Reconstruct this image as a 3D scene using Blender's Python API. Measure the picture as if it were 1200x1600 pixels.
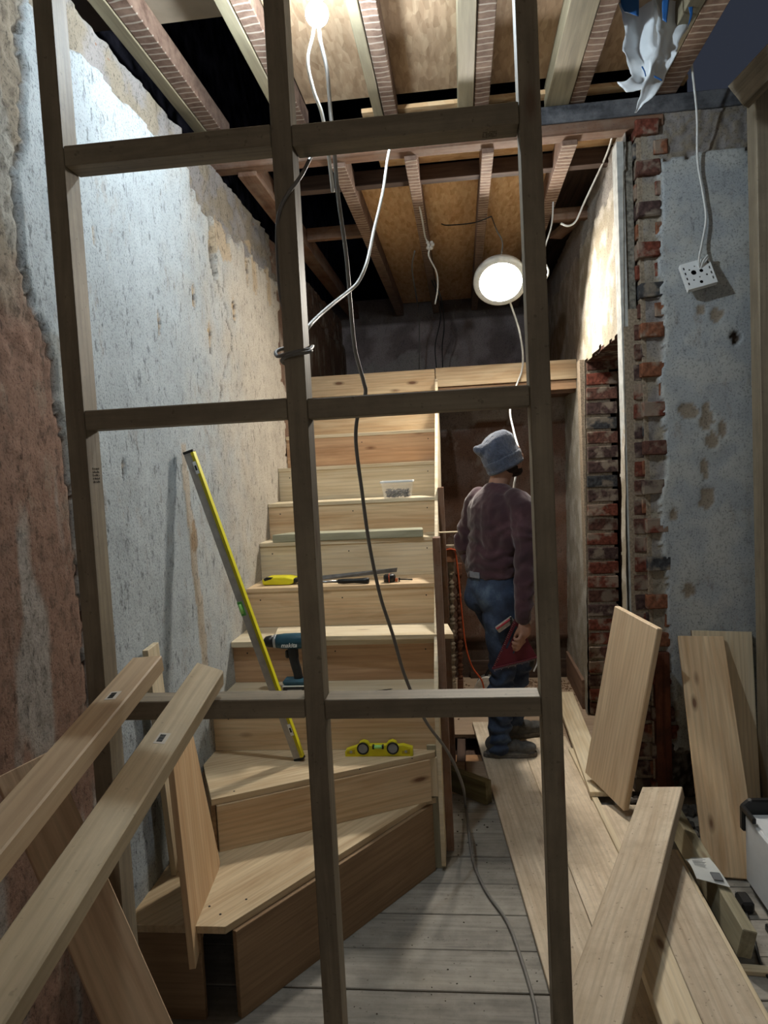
import bpy, bmesh, math, random
from mathutils import Vector, Matrix, noise
for o in list(bpy.data.objects): bpy.data.objects.remove(o)
S = bpy.context.scene
COL = S.collection
R = math.radians
random.seed(7)

# ------------------------------------------------ camera, world, exposure
EYE = Vector((0, 0, 1.5934))
yaw, pit, rol = .1098, .0659, -.0513
F = Vector((-math.sin(yaw)*math.cos(pit), math.cos(yaw)*math.cos(pit), -math.sin(pit)))
R0 = Vector((math.cos(yaw), math.sin(yaw), 0)); U0 = R0.cross(F)
RR = math.cos(rol)*R0 + math.sin(rol)*U0; UU = RR.cross(F)
cd = bpy.data.cameras.new('camera'); cam = bpy.data.objects.new('camera', cd); COL.objects.link(cam)
cam.matrix_world = Matrix(((RR.x, UU.x, -F.x, 0), (RR.y, UU.y, -F.y, 0), (RR.z, UU.z, -F.z, EYE.z), (0, 0, 0, 1)))
cd.sensor_fit = 'HORIZONTAL'; cd.sensor_width = 36; cd.lens = 36*1127.3/1200; cd.clip_start = .02
S.camera = cam
w = bpy.data.worlds.new('world'); S.world = w; w.use_nodes = True
w.node_tree.nodes['Background'].inputs[0].default_value = (.03, .035, .05, 1)
w.node_tree.nodes['Background'].inputs[1].default_value = .3
S.view_settings.view_transform = 'Standard'; S.view_settings.look = 'None'; S.view_settings.gamma = 1
S.view_settings.use_curve_mapping = False
S.view_settings.exposure = 1.45
BULB = 425.0      # radiance of the bare bulb
DISC = 125.0       # radiance of the round ceiling light's diffuser

# added soft fill from behind the camera, lifting the stud frame's front faces
ld = bpy.data.lights.new('added_fill_light', 'AREA'); ld.shape = 'RECTANGLE'; ld.size = 1.5; ld.size_y = 1.3; ld.energy = 4.2; ld.color = (1, .95, .88)
lo_ = bpy.data.objects.new('added_fill_light', ld); COL.objects.link(lo_); lo_.location = (.6, -2.40, 1.8); lo_.rotation_euler = (R(90), 0, 0)
FZ = -.11         # floor level
# ------------------------------------------------ colours and materials
def lin(h):
    h = h.lstrip('#'); out = []
    for i in (0, 2, 4):
        c = int(h[i:i+2], 16)/255
        out.append(c/12.92 if c <= .04045 else ((c+.055)/1.055)**2.4)
    return tuple(out)+(1,)
class NT:
    def __init__(s, name):
        s.m = bpy.data.materials.new(name); s.m.use_nodes = True; s.t = s.m.node_tree
        s.b = s.t.nodes['Principled BSDF']
    def n(s, typ, **kw):
        n = s.t.nodes.new('ShaderNode'+typ)
        for k, v in kw.items():
            if k in n.inputs: n.inputs[k].default_value = v
            else: setattr(n, k, v)
        return n
    def l(s, a, ai, b, bi): s.t.links.new(a.outputs[ai], b.inputs[bi])
    def ramp(s, src, so, stops):
        r = s.n('ValToRGB'); e = r.color_ramp.elements
        while len(e) < len(stops): e.new(.5)
        for i, (p, c) in enumerate(stops): e[i].position = p; e[i].color = c
        s.l(src, so, r, 0); return r
    def mix(s, fac, a, b, mode='MIX'):
        m = s.n('Mix', data_type='RGBA', blend_type=mode)
        for i, v in ((0, fac), (6, a), (7, b)):
            if isinstance(v, tuple) and len(v) == 2: s.t.links.new(v[0].outputs[v[1]], m.inputs[i])
            elif v is not None: m.inputs[i].default_value = v
        return m
    def bump(s, src, so, strength, dist=.002):
        b = s.n('Bump'); b.inputs['Strength'].default_value = strength; b.inputs['Distance'].default_value = dist
        s.l(src, so, b, 'Height'); s.l(b, 0, s.b, 'Normal'); return b
W1 = (1, 1, 1, 1); K0 = (0, 0, 0, 1)
def g(v): return (v, v, v, 1)
def coords(t, scale, rand=True, which='Object'):
    tc = t.n('TexCoord'); mp = t.n('Mapping'); t.l(tc, which, mp, 0)
    mp.inputs['Scale'].default_value = scale
    if rand:
        oi = t.n('ObjectInfo'); ml = t.n('Math', operation='MULTIPLY'); t.l(oi, 'Random', ml, 0); ml.inputs[1].default_value = 37.0
        t.l(ml, 0, mp, 'Location')
    return mp
def wood(name, dark, light, knot='#5a3018', knots=.5, rough=.6, dirt=None, dirtamt=.5, val=.12, spec=.3):
    t = NT(name)
    mp = coords(t, (1.3, 13, 13)); n1 = t.n('TexNoise', Scale=1.6, Detail=5.0, Roughness=.6, Distortion=.7); t.l(mp, 0, n1, 0)
    mp2 = coords(t, (3.5, 160, 160)); n2 = t.n('TexNoise', Scale=1.0, Detail=3.0); t.l(mp2, 0, n2, 0)
    wv = t.n('TexWave', wave_type='BANDS', bands_direction='Y', Scale=3.2, Distortion=9.0, Detail=2.0)
    wv.inputs['Detail Scale'].default_value = .8; mpw = coords(t, (.35, 4.2, 4.2)); t.l(mpw, 0, wv, 0)
    r1 = t.ramp(n1, 0, [(.3, lin(dark)), (.68, lin(light))])
    m0 = t.mix(.28, (r1, 0), (t.ramp(wv, 'Fac' if 'Fac' in wv.outputs else 1, [(0, g(.62)), (.5, W1)]), 0), 'MULTIPLY')
    r2 = t.ramp(n2, 0, [(.3, g(.8)), (.7, W1)])
    m1 = t.mix(.6, (m0, 2), (r2, 0), 'MULTIPLY')
    mpk = coords(t, (2.6, 7.5, 7.5)); vk = t.n('TexVoronoi', Scale=1.0); t.l(mpk, 0, vk, 0)
    rk = t.ramp(vk, 'Distance', [(.05, g(knots)), (.075, g(knots*.55)), (.13, K0)])
    m2 = t.mix((rk, 0), (m1, 2), lin(knot))
    last = (m2, 2)
    if dirt:
        mpd = coords(t, (3, 3, 3)); nd = t.n('TexNoise', Scale=2.2, Detail=8.0, Roughness=.7); t.l(mpd, 0, nd, 0)
        rd = t.ramp(nd, 0, [(.42, K0), (.66, g(dirtamt))])
        m3 = t.mix((rd, 0), last, lin(dirt)); last = (m3, 2)
        mps = coords(t, (38, 38, 38)); ns = t.n('TexNoise', Scale=2.0, Detail=2.0); t.l(mps, 0, ns, 0)
        rs = t.ramp(ns, 0, [(.68, K0), (.74, g(dirtamt))])
        m4 = t.mix((rs, 0), last, lin('#4a4036')); last = (m4, 2)
    oi = t.n('ObjectInfo'); hs = t.n('HueSaturation'); mr = t.n('MapRange'); t.l(oi, 'Random', mr, 0)
    mr.inputs[3].default_value = 1-val; mr.inputs[4].default_value = 1+val
    t.l(mr, 0, hs, 'Value'); t.t.links.new(last[0].outputs[last[1]], hs.inputs['Color'])
    t.l(hs, 0, t.b, 'Base Color'); t.b.inputs['Roughness'].default_value = rough
    t.b.inputs['Specular IOR Level'].default_value = spec
    t.bump(n2, 0, .35, .0012)
    return t.m
def plain(name, col, rough=.5, metal=0.0, noise_amt=.12, nscale=30, bump=0.0, spec=.4):
    t = NT(name); mp = coords(t, (1, 1, 1), False); n = t.n('TexNoise', Scale=float(nscale), Detail=4.0); t.l(mp, 0, n, 0)
    r = t.ramp(n, 0, [(.3, g(1-noise_amt*2)), (.7, W1)]); m = t.mix(1.0, lin(col), (r, 0), 'MULTIPLY')
    t.l(m, 2, t.b, 'Base Color'); t.b.inputs['Roughness'].default_value = rough; t.b.inputs['Metallic'].default_value = metal
    t.b.inputs['Specular IOR Level'].default_value = spec
    if bump: t.bump(n, 0, bump, .003)
    return t.m
def vcol(name, rough=.9, speck=.5, bscale=60, bstr=.5, tint=.25, fine=.0):
    """wall material: colour painted per vertex as albedo, plus fine procedural mottling, pits and relief"""
    t = NT(name); a = t.n('Attribute', attribute_name='Col')
    mp = coords(t, (1, 1, 1), False); n1 = t.n('TexNoise', Scale=5.0, Detail=9.0, Roughness=.65); t.l(mp, 0, n1, 0)
    r1 = t.ramp(n1, 0, [(.3, g(1-tint)), (.7, W1)]); m1 = t.mix(1.0, (a, 0), (r1, 0), 'MULTIPLY')
    mp2 = coords(t, (1, 1, .45), False); n2 = t.n('TexNoise', Scale=42.0, Detail=5.0, Roughness=.7); t.l(mp2, 0, n2, 0)
    r2 = t.ramp(n2, 0, [(.565, W1), (.64, g(1-speck))]); m2 = t.mix(1.0, (m1, 2), (r2, 0), 'MULTIPLY')
    n3 = t.n('TexNoise', Scale=11.0, Detail=8.0, Roughness=.75); t.l(mp2, 0, n3, 0)
    r3 = t.ramp(n3, 0, [(.57, K0), (.63, g(.7))]); m3 = t.mix((r3, 0), (m2, 2), lin('#8d8375'))
    n3m = t.mix(.5, (m2, 2), (m3, 2))
    t.l(n3m, 2, t.b, 'Base Color'); t.b.inputs['Roughness'].default_value = rough; t.b.inputs['Specular IOR Level'].default_value = .15
    n5 = t.n('TexNoise', Scale=120.0, Detail=4.0, Roughness=.7); t.l(mp, 0, n5, 0)
    r5 = t.ramp(n5, 0, [(.36, g(.55)), (.47, W1)]); m5 = t.mix(1.0, (n3m, 2), (r5, 0), 'MULTIPLY'); t.l(m5, 2, t.b, 'Base Color')
    n4 = t.n('TexNoise', Scale=float(bscale), Detail=6.0, Roughness=.7); t.l(mp, 0, n4, 0)
    t.bump(n4, 0, bstr, .006)
    return t.m
def osb(name, a, b, c):
    t = NT(name); mp = coords(t, (1, 1, 1), False)
    nz = t.n('TexNoise', Scale=9.0, Detail=2.0); t.l(mp, 0, nz, 0)
    mx = t.mix(.012, (mp, 0), (nz, 1))
    acc = None
    for sc, rt in (((11, 52, 20), .4), ((13, 60, 20), 1.5), ((12, 48, 20), 2.4)):
        m2 = t.n('Mapping'); t.l(mx, 2, m2, 0); m2.inputs['Scale'].default_value = sc; m2.inputs['Rotation'].default_value = (0, 0, rt)
        v = t.n('TexVoronoi', Scale=1.0); t.l(m2, 0, v, 0)
        r = t.ramp(v, 'Color', [(.1, lin(a)), (.45, lin(b)), (.9, lin(c))])
        acc = (r, 0) if acc is None else (t.mix(.5, acc, (r, 0)), 2)
    t.t.links.new(acc[0].outputs[acc[1]], t.b.inputs['Base Color']); t.b.inputs['Roughness'].default_value = .8
    t.bump(v, 'Distance', .4, .003)
    return t.m
def emit(name, col, s):
    t = NT(name); t.b.inputs['Emission Color'].default_value = col; t.b.inputs['Emission Strength'].default_value = s
    t.b.inputs['Base Color'].default_value = (.8, .8, .8, 1); return t.m
def lathed(name):
    """old ceiling joist underside: brown timber crossed by pale lines left by plaster between laths"""
    t = NT(name); mp = coords(t, (1, 1, 1)); n = t.n('TexNoise', Scale=14.0, Detail=6.0, Roughness=.7); t.l(mp, 0, n, 0)
    r = t.ramp(n, 0, [(.3, lin('#553d31')), (.7, lin('#8c7363'))])
    wv = t.n('TexWave', wave_type='BANDS', bands_direction='X', Scale=7.5, Distortion=3.2, Detail=2.0); t.l(mp, 0, wv, 0)
    rw = t.ramp(wv, 1 if len(wv.outputs) > 1 else 0, [(.86, K0), (.95, g(.65))])
    gn = t.n('NewGeometry'); sx = t.n('SeparateXYZ'); t.l(gn, 'Normal', sx, 0); lt = t.n('Math', operation='LESS_THAN'); t.l(sx, 2, lt, 0); lt.inputs[1].default_value = -.7
    mk = t.n('Math', operation='MULTIPLY'); t.l(rw, 0, mk, 0); t.l(lt, 0, mk, 1)
    m = t.mix((mk, 0), (r, 0), lin('#bdb2a3'))
    t.l(m, 2, t.b, 'Base Color'); t.b.inputs['Roughness'].default_value = .9; t.bump(n, 0, .5, .004); return t.m

PINE = wood('planed_pine', '#c4a27c', '#dfc8a4', knots=.85)
PINEW = wood('warm_pine', '#b08a68', '#cfab88', knots=.9)
PINEP = wood('pale_pine', '#c9b592', '#e0d3b8', knots=.8)
PLY = wood('plywood', '#b89e7c', '#d8c5a3', knots=.0, val=.05)
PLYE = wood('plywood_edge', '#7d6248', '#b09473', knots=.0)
CLS = wood('stud_timber', '#7b6f5e', '#9d917c', knots=.5, dirt='#5d5548', dirtamt=.4, val=.06)
TREAT = wood('treated_timber', '#87806a', '#aaa38a', knots=.6)
OLDB = wood('dusty_scaffold_plank', '#c3b097', '#e0d2bc', knots=.6, dirt='#a8977f', dirtamt=.5, rough=.85)
FLOORW = wood('dusty_floorboard', '#75716b', '#98948c', knots=.4, dirt='#a9a49a', dirtamt=.55, rough=.9, val=.08)
DARKW = wood('dark_old_timber', '#3b2e27', '#5c4a3f', knots=.3, rough=.85)
BROWNW = wood('brown_old_timber', '#5f4334', '#8c6a54', knots=.3, rough=.85, dirt='#8b7d70', dirtamt=.5)
BEAMM = wood('sooty_beam', '#34353a', '#55565a', knots=.1, rough=.8, dirt='#85868a', dirtamt=.6)
JOISTN = wood('new_joist', '#7d745f', '#a0967d', knots=.4, val=.06)
LATH = lathed('lath_marked_joist')
OSB = osb('osb_board', '#bb8c5b', '#d9b184', '#ead0a6')
OSBD = osb('aged_osb_board', '#8d7358', '#ab8f72', '#c4ac8e')
WALLM = vcol('distressed_plaster')
REDM = vcol('scratch_coat', speck=.45, bscale=90, bstr=1.0, tint=.35)
SMOOTHM = vcol('skim_plaster', speck=.25, bstr=.3, tint=.18)
BRK = [plain('brick_'+n, c, .9, 0, .3, 60, .7, .1) for n, c in (('red', '#7a4639'), ('brown', '#694a41'), ('plum', '#5a4845'), ('blue', '#4d4e51'), ('orange', '#906049'))]
for _m in BRK:                                     # lime mortar smeared over the brick faces
    _t = _m.node_tree; _b = _t.nodes['Principled BSDF']; _src = _b.inputs['Base Color'].links[0].from_socket
    _n = _t.nodes.new('ShaderNodeTexNoise'); _n.inputs['Scale'].default_value = 3.0; _n.inputs['Detail'].default_value = 7.0; _g = _t.nodes.new('ShaderNodeNewGeometry'); _mp = _t.nodes.new('ShaderNodeMapping'); _mp.inputs['Scale'].default_value = (4, 4, 4)
    _t.links.new(_g.outputs['Position'], _mp.inputs[0]); _t.links.new(_mp.outputs[0], _n.inputs[0])
    _r = _t.nodes.new('ShaderNodeValToRGB'); _r.color_ramp.elements[0].position = .50; _r.color_ramp.elements[1].position = .60; _r.color_ramp.elements[1].color = (.75, .75, .75, 1); _t.links.new(_n.outputs[0], _r.inputs[0])
    _x = _t.nodes.new('ShaderNodeMix'); _x.data_type = 'RGBA'; _t.links.new(_r.outputs[0], _x.inputs[0]); _t.links.new(_src, _x.inputs[6]); _x.inputs[7].default_value = lin('#8f8476'); _t.links.new(_x.outputs[2], _b.inputs['Base Color'])
MORT = plain('lime_mortar', '#a0917e', .95, 0, .25, 90, .9, .1)
BLACKP = plain('black_plastic', '#17181a', .4)
WHITEP = plain('white_plastic', '#dfe3e4', .35, 0, .03)
STEEL = plain('steel', '#9a9da0', .3, .9)
ALU = plain('brushed_aluminium', '#aeb0b2', .4, .7)
YEL = plain('yellow_paint', '#d9cf1e', .4, 0, .05)
YELD = plain('ochre_paint', '#b3a21c', .45, 0, .05)
CABW = plain('white_cable', '#d6d8d6', .45, 0, .08)
CABG = plain('grey_cable', '#777470', .5, 0, .1)
CABB = plain('black_cable', '#222222', .5)
CABO = plain('orange_cable', '#c2532a', .5)
DARKV = plain('dark_void', '#1b1c26', .95, 0, .4, 6, .3, .05)  # near-black colour stands in for the lack of light in the rooms beyond

# ------------------------------------------------ builders
def link(o, parent=None):
    COL.objects.link(o)
    if parent is not None: o.parent = parent
    return o
def tag(o, label=None, cat=None, group=None, kind=None):
    for k, v in (('label', label), ('category', cat), ('group', group), ('kind', kind)):
        if v: o[k] = v
    return o
def meshobj(name, verts, faces, mat, parent=None, smooth=False):
    me = bpy.data.meshes.new(name); me.from_pydata([tuple(v) for v in verts], [], faces); me.materials.append(mat)
    if smooth: me.polygons.foreach_set('use_smooth', [True]*len(me.polygons))
    me.update()
    return link(bpy.data.objects.new(name, me), parent)
def bmobj(name, bm, mat, parent=None, smooth=False):
    me = bpy.data.meshes.new(name); bmesh.ops.recalc_face_normals(bm, faces=bm.faces); bm.to_mesh(me); bm.free()
    for m in (mat if isinstance(mat, (list, tuple)) else [mat]): me.materials.append(m)
    if smooth: me.polygons.foreach_set('use_smooth', [True]*len(me.polygons))
    return link(bpy.data.objects.new(name, me), parent)
def empty(name, loc=(0, 0, 0), label=None, cat=None, group=None, kind=None):
    o = bpy.data.objects.new(name, None); o.empty_display_size = .05; o.location = loc; COL.objects.link(o)
    return tag(o, label, cat, group, kind)
def adopt(root, *parts):
    """parent parts built in world space to a root empty that is not at the origin"""
    for p in parts:
        p.parent = root; p.matrix_parent_inverse = Matrix.Translation(root.location).inverted()
def boxmesh(bm, lo, hi, bev=0.0, M=None):
    vs = [bm.verts.new((x, y, z)) for x in (lo[0], hi[0]) for y in (lo[1], hi[1]) for z in (lo[2], hi[2])]
    fs = [bm.faces.new([vs[i] for i in f]) for f in ((0, 1, 3, 2), (4, 6, 7, 5), (0, 4, 5, 1), (2, 3, 7, 6), (0, 2, 6, 4), (1, 5, 7, 3))]
    if bev:
        es = list({e for f in fs for e in f.edges})
        r = bmesh.ops.bevel(bm, geom=es, offset=bev, segments=1, affect='EDGES')
        vs = list({v for v in r['verts']})
    if M is not None: bmesh.ops.transform(bm, matrix=M, verts=vs)
    return vs
def box(name, lo, hi, mat, parent=None, bev=.0015):
    """axis aligned board whose own x axis is its longest side, so the grain follows it"""
    lo, hi = Vector(lo), Vector(hi); c = (lo+hi)/2; d = hi-lo
    order = sorted(range(3), key=lambda i: -d[i])
    ax = [Vector((1, 0, 0)), Vector((0, 1, 0)), Vector((0, 0, 1))]
    X, Y = ax[order[0]], ax[order[1]]; Z = X.cross(Y)
    bm = bmesh.new(); h = Vector((d[order[0]], d[order[1]], d[order[2]]))/2
    boxmesh(bm, -h, h, min(bev, min(h)*.4))
    o = bmobj(name, bm, mat, parent)
    o.matrix_local = Matrix(((X.x, Y.x, Z.x, c.x), (X.y, Y.y, Z.y, c.y), (X.z, Y.z, Z.z, c.z), (0, 0, 0, 1)))
    return o
def pose(name, P, mat, parent=None, bev=.0015, cut=None, ext=0):
    """P = (corner, length direction, width direction, (length, width, thickness)); ext lengthens towards the start"""
    O, x, y, d = P; O, x, y = Vector(O), Vector(x).normalized(), Vector(y); z = x.cross(y).normalized(); y = z.cross(x)
    bm = bmesh.new(); boxmesh(bm, (-ext, 0, 0), d, bev)
    if cut:
        for v in bm.verts:
            if v.co.x > d[0]*.8: v.co.x += cut*(v.co.y/d[1])
    o = bmobj(name, bm, mat, parent)
    o.matrix_local = Matrix(((x.x, y.x, z.x, O.x), (x.y, y.y, z.y, O.y), (x.z, y.z, z.z, O.z), (0, 0, 0, 1)))
    return o
def prism(name, pts, vec, mat, parent=None, bev=0.0, grain=None):
    """closed outline (3D points) extruded along vec"""
    bm = bmesh.new(); vs = [bm.verts.new(p) for p in pts]; f = bm.faces.new(vs)
    r = bmesh.ops.extrude_face_region(bm, geom=[f]); nv = [e for e in r['geom'] if isinstance(e, bmesh.types.BMVert)]
    bmesh.ops.translate(bm, vec=vec, verts=nv)
    if bev: bmesh.ops.bevel(bm, geom=list(bm.edges), offset=bev, segments=1, affect='EDGES')
    o = bmobj(name, bm, mat, parent)
    if grain is not None:                          # own axes: x along the grain, z through the thickness
        M = basis(Vector(pts[0]), Vector(grain), Vector(vec).cross(Vector(grain))); o.data.transform(M.inverted()); o.matrix_local = M
    return o
def plate(name, outline, holes, thick, M, mat, parent=None):
    bm = bmesh.new(); es = []
    for loop in [outline]+holes:
        v = [bm.verts.new((p[0], p[1], 0)) for p in loop]
        es += [bm.edges.new((v[i], v[(i+1) % len(v)])) for i in range(len(v))]
    bmesh.ops.triangle_fill(bm, edges=es, use_beauty=True)
    r = bmesh.ops.extrude_face_region(bm, geom=list(bm.faces)); nv = [e for e in r['geom'] if isinstance(e, bmesh.types.BMVert)]
    bmesh.ops.translate(bm, vec=(0, 0, thick), verts=nv); bmesh.ops.transform(bm, matrix=M, verts=bm.verts)
    return bmobj(name, bm, mat, parent)
def circ(cx, cy, r, n=12, a0=0): return [(cx+r*math.cos(a0+2*math.pi*i/n), cy+r*math.sin(a0+2*math.pi*i/n)) for i in range(n)]
def smoothpath(pts, n=8):
    pts = [Vector(p) for p in pts]; P = [pts[0]*2-pts[1]]+pts+[pts[-1]*2-pts[-2]]; out = []
    for i in range(1, len(P)-2):
        a, b, c, d = P[i-1:i+3]
        for k in range(n):
            t = k/n; out.append(.5*((2*b)+(c-a)*t+(2*a-5*b+4*c-d)*t*t+(3*b-a-3*c+d)*t**3))
    return out+[pts[-1]]
def rings(bm, path, rx, ry=None, right=None, seg=8, cap=True):
    """sweep an ellipse along path; rx, ry numbers or lists; right = fixed side vector"""
    n = len(path); rx = rx if isinstance(rx, (list, tuple)) else [rx]*n; ry = rx if ry is None else (ry if isinstance(ry, (list, tuple)) else [ry]*n)
    prev = None; rs = []; u = None
    for i, p in enumerate(path):
        t = (path[min(i+1, n-1)]-path[max(i-1, 0)]).normalized()
        if right is not None: u = Vector(right)
        elif u is None: u = Vector((0, 0, 1)) if abs(t.z) < .8 else Vector((1, 0, 0))
        u = (u-t*u.dot(t)).normalized(); v = t.cross(u)
        r = [bm.verts.new(p+u*rx[i]*math.cos(2*math.pi*k/seg)+v*ry[i]*math.sin(2*math.pi*k/seg)) for k in range(seg)]
        if prev:
            for k in range(seg): bm.faces.new((prev[k], prev[(k+1) % seg], r[(k+1) % seg], r[k]))
        rs.append(r); prev = r
    if cap: bm.faces.new(list(reversed(rs[0]))); bm.faces.new(rs[-1])
def tube(name, pts, r, mat, parent=None, seg=8, n=8):
    bm = bmesh.new(); rings(bm, smoothpath(pts, n), r, seg=seg); return bmobj(name, bm, mat, parent, True)
def lathe(bm, prof, M, seg=20):
    """prof = [(radius, height)], around local z"""
    prev = None
    for i, (r, h) in enumerate(prof):
        ring = [bm.verts.new(M @ Vector((r*math.cos(2*math.pi*k/seg), r*math.sin(2*math.pi*k/seg), h))) for k in range(seg)]
        if prev:
            for k in range(seg): bm.faces.new((prev[k], prev[(k+1) % seg], ring[(k+1) % seg], ring[k]))
        else: bm.faces.new(list(reversed(ring)))
        prev = ring
    bm.faces.new(prev)
def basis(O, x, y):
    O, x, y = Vector(O), Vector(x).normalized(), Vector(y); z = x.cross(y).normalized(); y = z.cross(x)
    return Matrix(((x.x, y.x, z.x, O.x), (x.y, y.y, z.y, O.y), (x.z, y.z, z.z, O.z), (0, 0, 0, 1)))
def fb(p, sc, oc=4): return noise.fractal(Vector(p)*sc, 1.0, 2.0, oc)
def frange(a, b, st):
    n = max(1, int(round((b-a)/st))); return [a+(b-a)*i/n for i in range(n+1)]
def wallgrid(name, us, vs, place, fn, mat, parent=None, kind=None):
    """grid sheet; fn(u, v) -> None for a hole or (relief, rgb); place(u, v, h) -> point"""
    idx = {}; verts = []; cols = []
    for i, u in enumerate(us):
        for j, v in enumerate(vs):
            r = fn(u, v)
            if r is None: continue
            idx[i, j] = len(verts); verts.append(place(u, v, r[0])); cols.append(r[1])
    faces = []
    for i in range(len(us)-1):
        for j in range(len(vs)-1):
            q = [idx.get((i, j)), idx.get((i+1, j)), idx.get((i+1, j+1)), idx.get((i, j+1))]
            if None not in q: faces.append(q)
    o = meshobj(name, verts, faces, mat, parent, True)
    a = o.data.color_attributes.new('Col', 'FLOAT_COLOR', 'POINT')
    buf = []
    for c in cols: buf += [c[0], c[1], c[2], 1]
    a.data.foreach_set('color', buf)
    if kind: o['kind'] = kind
    return o
def mixc(a, b, t): t = max(0, min(1, t)); return tuple(a[i]*(1-t)+b[i]*t for i in range(3))
def sm(x, a, b): t = max(0, min(1, (x-a)/(b-a))); return t*t*(3-2*t)

# ================================================ SETTING
SC = 1.069
def sc(x, y, z): return (x*SC, y*SC, EYE.z+(z-EYE.z)*SC)
C_WHITE = lin('#adb5b9')[:3]; C_WARM = lin('#b8b0a3')[:3]; C_RED = lin('#85695a')[:3]; C_OLD = lin('#8a8071')[:3]
C_BEIGE = lin('#b59f80')[:3]; C_STONE = lin('#8b8683')[:3]; C_DK = lin('#4b4138')[:3]; C_BROWN = lin('#7b6354')[:3]
C_GREY = lin('#9fa09b')[:3]
def interp(tab, x):
    if x <= tab[0][0]: return tab[0][1]
    for (a, b), (c, d) in zip(tab, tab[1:]):
        if x <= c: return b+(d-b)*(x-a)/(c-a)
    return tab[-1][1]
EDGE = [(-.2, 1.97), (.3, 2.0), (.9, 1.98), (1.5, 1.97), (2.0, 1.90), (2.05, 1.85), (2.26, 1.80), (2.62, 1.88), (2.88, 1.91), (3.3, 2.0)]
def spot(y, z, cy, cz, ry, rz, wob=.35, sc_=14):
    d = math.hypot((y-cy)/ry, (z-cz)/rz); return d+wob*fb((y, z, cy), sc_, 3)
def leftwall(y, z):
    n = fb((0, y, z), 7, 5); nf = fb((3, y, z), 30, 4)
    e = interp(EDGE, z)+.022*n+.006*nf
    if y < e:                                      # old coarse coat nearest the camera
        h = .004+.003*n+.002*nf
        c = mixc(C_RED, C_OLD, sm(z+.12*n, 1.95, 2.2))
        c = mixc(c, C_GREY, sm(fb((9, y*1.4, z*.25), 6, 3), .15, .4)*.6)
        h += (.009 if z > 1.9 else .002)*fb((5, y, z), 26, 4); c = mixc(c, C_DK, sm(fb((15, y*1.5, z), 24, 4), .15, .5)*.45)
        if e-y < .014: h -= .010; c = mixc(c, C_DK, .6)
        return h, c
    h = .012+.0035*n+.0012*nf; c = mixc(C_WHITE, C_WARM, sm(y+.3*n, 2.7, 3.9))  # cool-to-warm shift along the wall puts the lamps' tint into the plaster colour
    if z < 2.0 and y-e < .12: c = mixc(c, C_GREY, .8)
    top = 2.90+.03*fb((1, y, 0), 5, 3)+max(0, y-2.6)*.05      # plaster stops short of the joists
    if y > 3.1: top = 2.78+.09*fb((1, y, 0), 9, 3)
    if z > top: h = -.012+.018*fb((7, y, z), 12, 4); c = mixc(C_STONE, C_OLD, sm(n, -.3, .3))
    d = spot(y, z, 3.34, 2.63, .045, .17)
    if d < 1: h = -.03+.012*nf; c = mixc(C_DK, C_OLD, sm(nf, -.2, .4))
    for (cy, cz, ry, rz) in ((3.05, 2.35, .02, .05), (3.22, 2.2, .018, .07), (2.66, 2.17, .012, .045), (3.9, 2.72, .03, .14), (3.62, 2.42, .03, .06), (2.2, 2.35, .012, .03), (2.28, 1.62, .01, .03)):
        d = spot(y, z, cy, cz, ry, rz)
        if d < 1: h -= .012; c = mixc(C_BEIGE, C_DK, sm(nf, 0, .3))
    for (cy, cz, ry, rz) in ((4.05, 2.72, .05, .16), (4.35, 2.7, .04, .14), (3.5, 2.72, .12, .09)):
        if spot(y, z, cy, cz, ry, rz) < 1: c = mixc(c, C_BEIGE, .75); h -= .004
    yl = 2.81+(1.7-z)*.085                         # run of brown dirt down the wall
    if z < 1.72 and abs(y-yl-.01*n) < .032: c = mixc(c, C_BEIGE, .55)
    if spot(y, z, 2.86, 1.33, .035, .07) < 1: c = mixc(c, lin('#8f7350')[:3], .7)
    yc = 3.42+.12*math.sin(z*9)+.05*fb((2, 0, z), 14, 3)      # wandering crack
    if 1.9 < z < 2.5 and abs(y-yc) < .009: h -= .012; c = mixc(c, C_DK, .7)
    if y > 4.55+.12*n: h -= .012; c = mixc(C_BROWN, C_WARM, sm(fb((4, y*2, z*.5), 6, 4), .1, .5)*.6)
    if z < .9 and y > 2.3: c = mixc(c, C_GREY, sm(.9-z+.3*n, .1, .5)*.6)
    return h, c
ys = frange(-2.5, 1.2, .12)+frange(1.2, 3.9, .0135)[1:]+frange(3.9, 7.4, .03)[1:]
zs = frange(FZ, 3.06, .0135)
wallgrid('wall_left', ys, zs, lambda y, z, h: (-1.12+h, y, z), leftwall, WALLM, kind='structure')
tag(box('trim_wall_core', (-1.34, -2.5, FZ), (-1.145, 7.4, 3.04), BROWNW), kind='structure')

# right side wall with the rough brick doorway; it leans outward a little
XR = lambda z: .775+.022*(z-1.0)
DY0, DY1, DZ = 3.70, 4.72, 2.17
C_CREAM = lin('#978d7a')[:3]
def rightwall(y, z):
    n = fb((8, y, z), 7, 5); nf = fb((6, y, z), 30, 4)
    if DY0+.012*nf < y < DY1+.012*nf and z < DZ+.02*n+.0*(y-DY0): return None
    h = .004*n+.0015*nf; c = mixc(C_CREAM, C_WARM, sm(n, -.2, .4))
    if z > 2.9+.05*n: c = mixc(c, C_STONE, .7); h -= .01+.01*nf
    if y > 4.9: c = mixc(c, C_BROWN, sm(z+.2*n, 2.05, 2.25)*.45)
    if y > 4.6 and z < 2.1: c = mixc(c, C_GREY, .35)
    return -h, c
wallgrid('wall_right', frange(3.60, 5.6, .015)+frange(5.6, 7.4, .04)[1:], frange(FZ, 3.14, .0145), lambda y, z, h: (XR(z)+h, y, z), rightwall, SMOOTHM, kind='structure')
door = empty('door_1', (.80, 4.2, FZ), kind='structure')
bmn = {}
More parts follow.
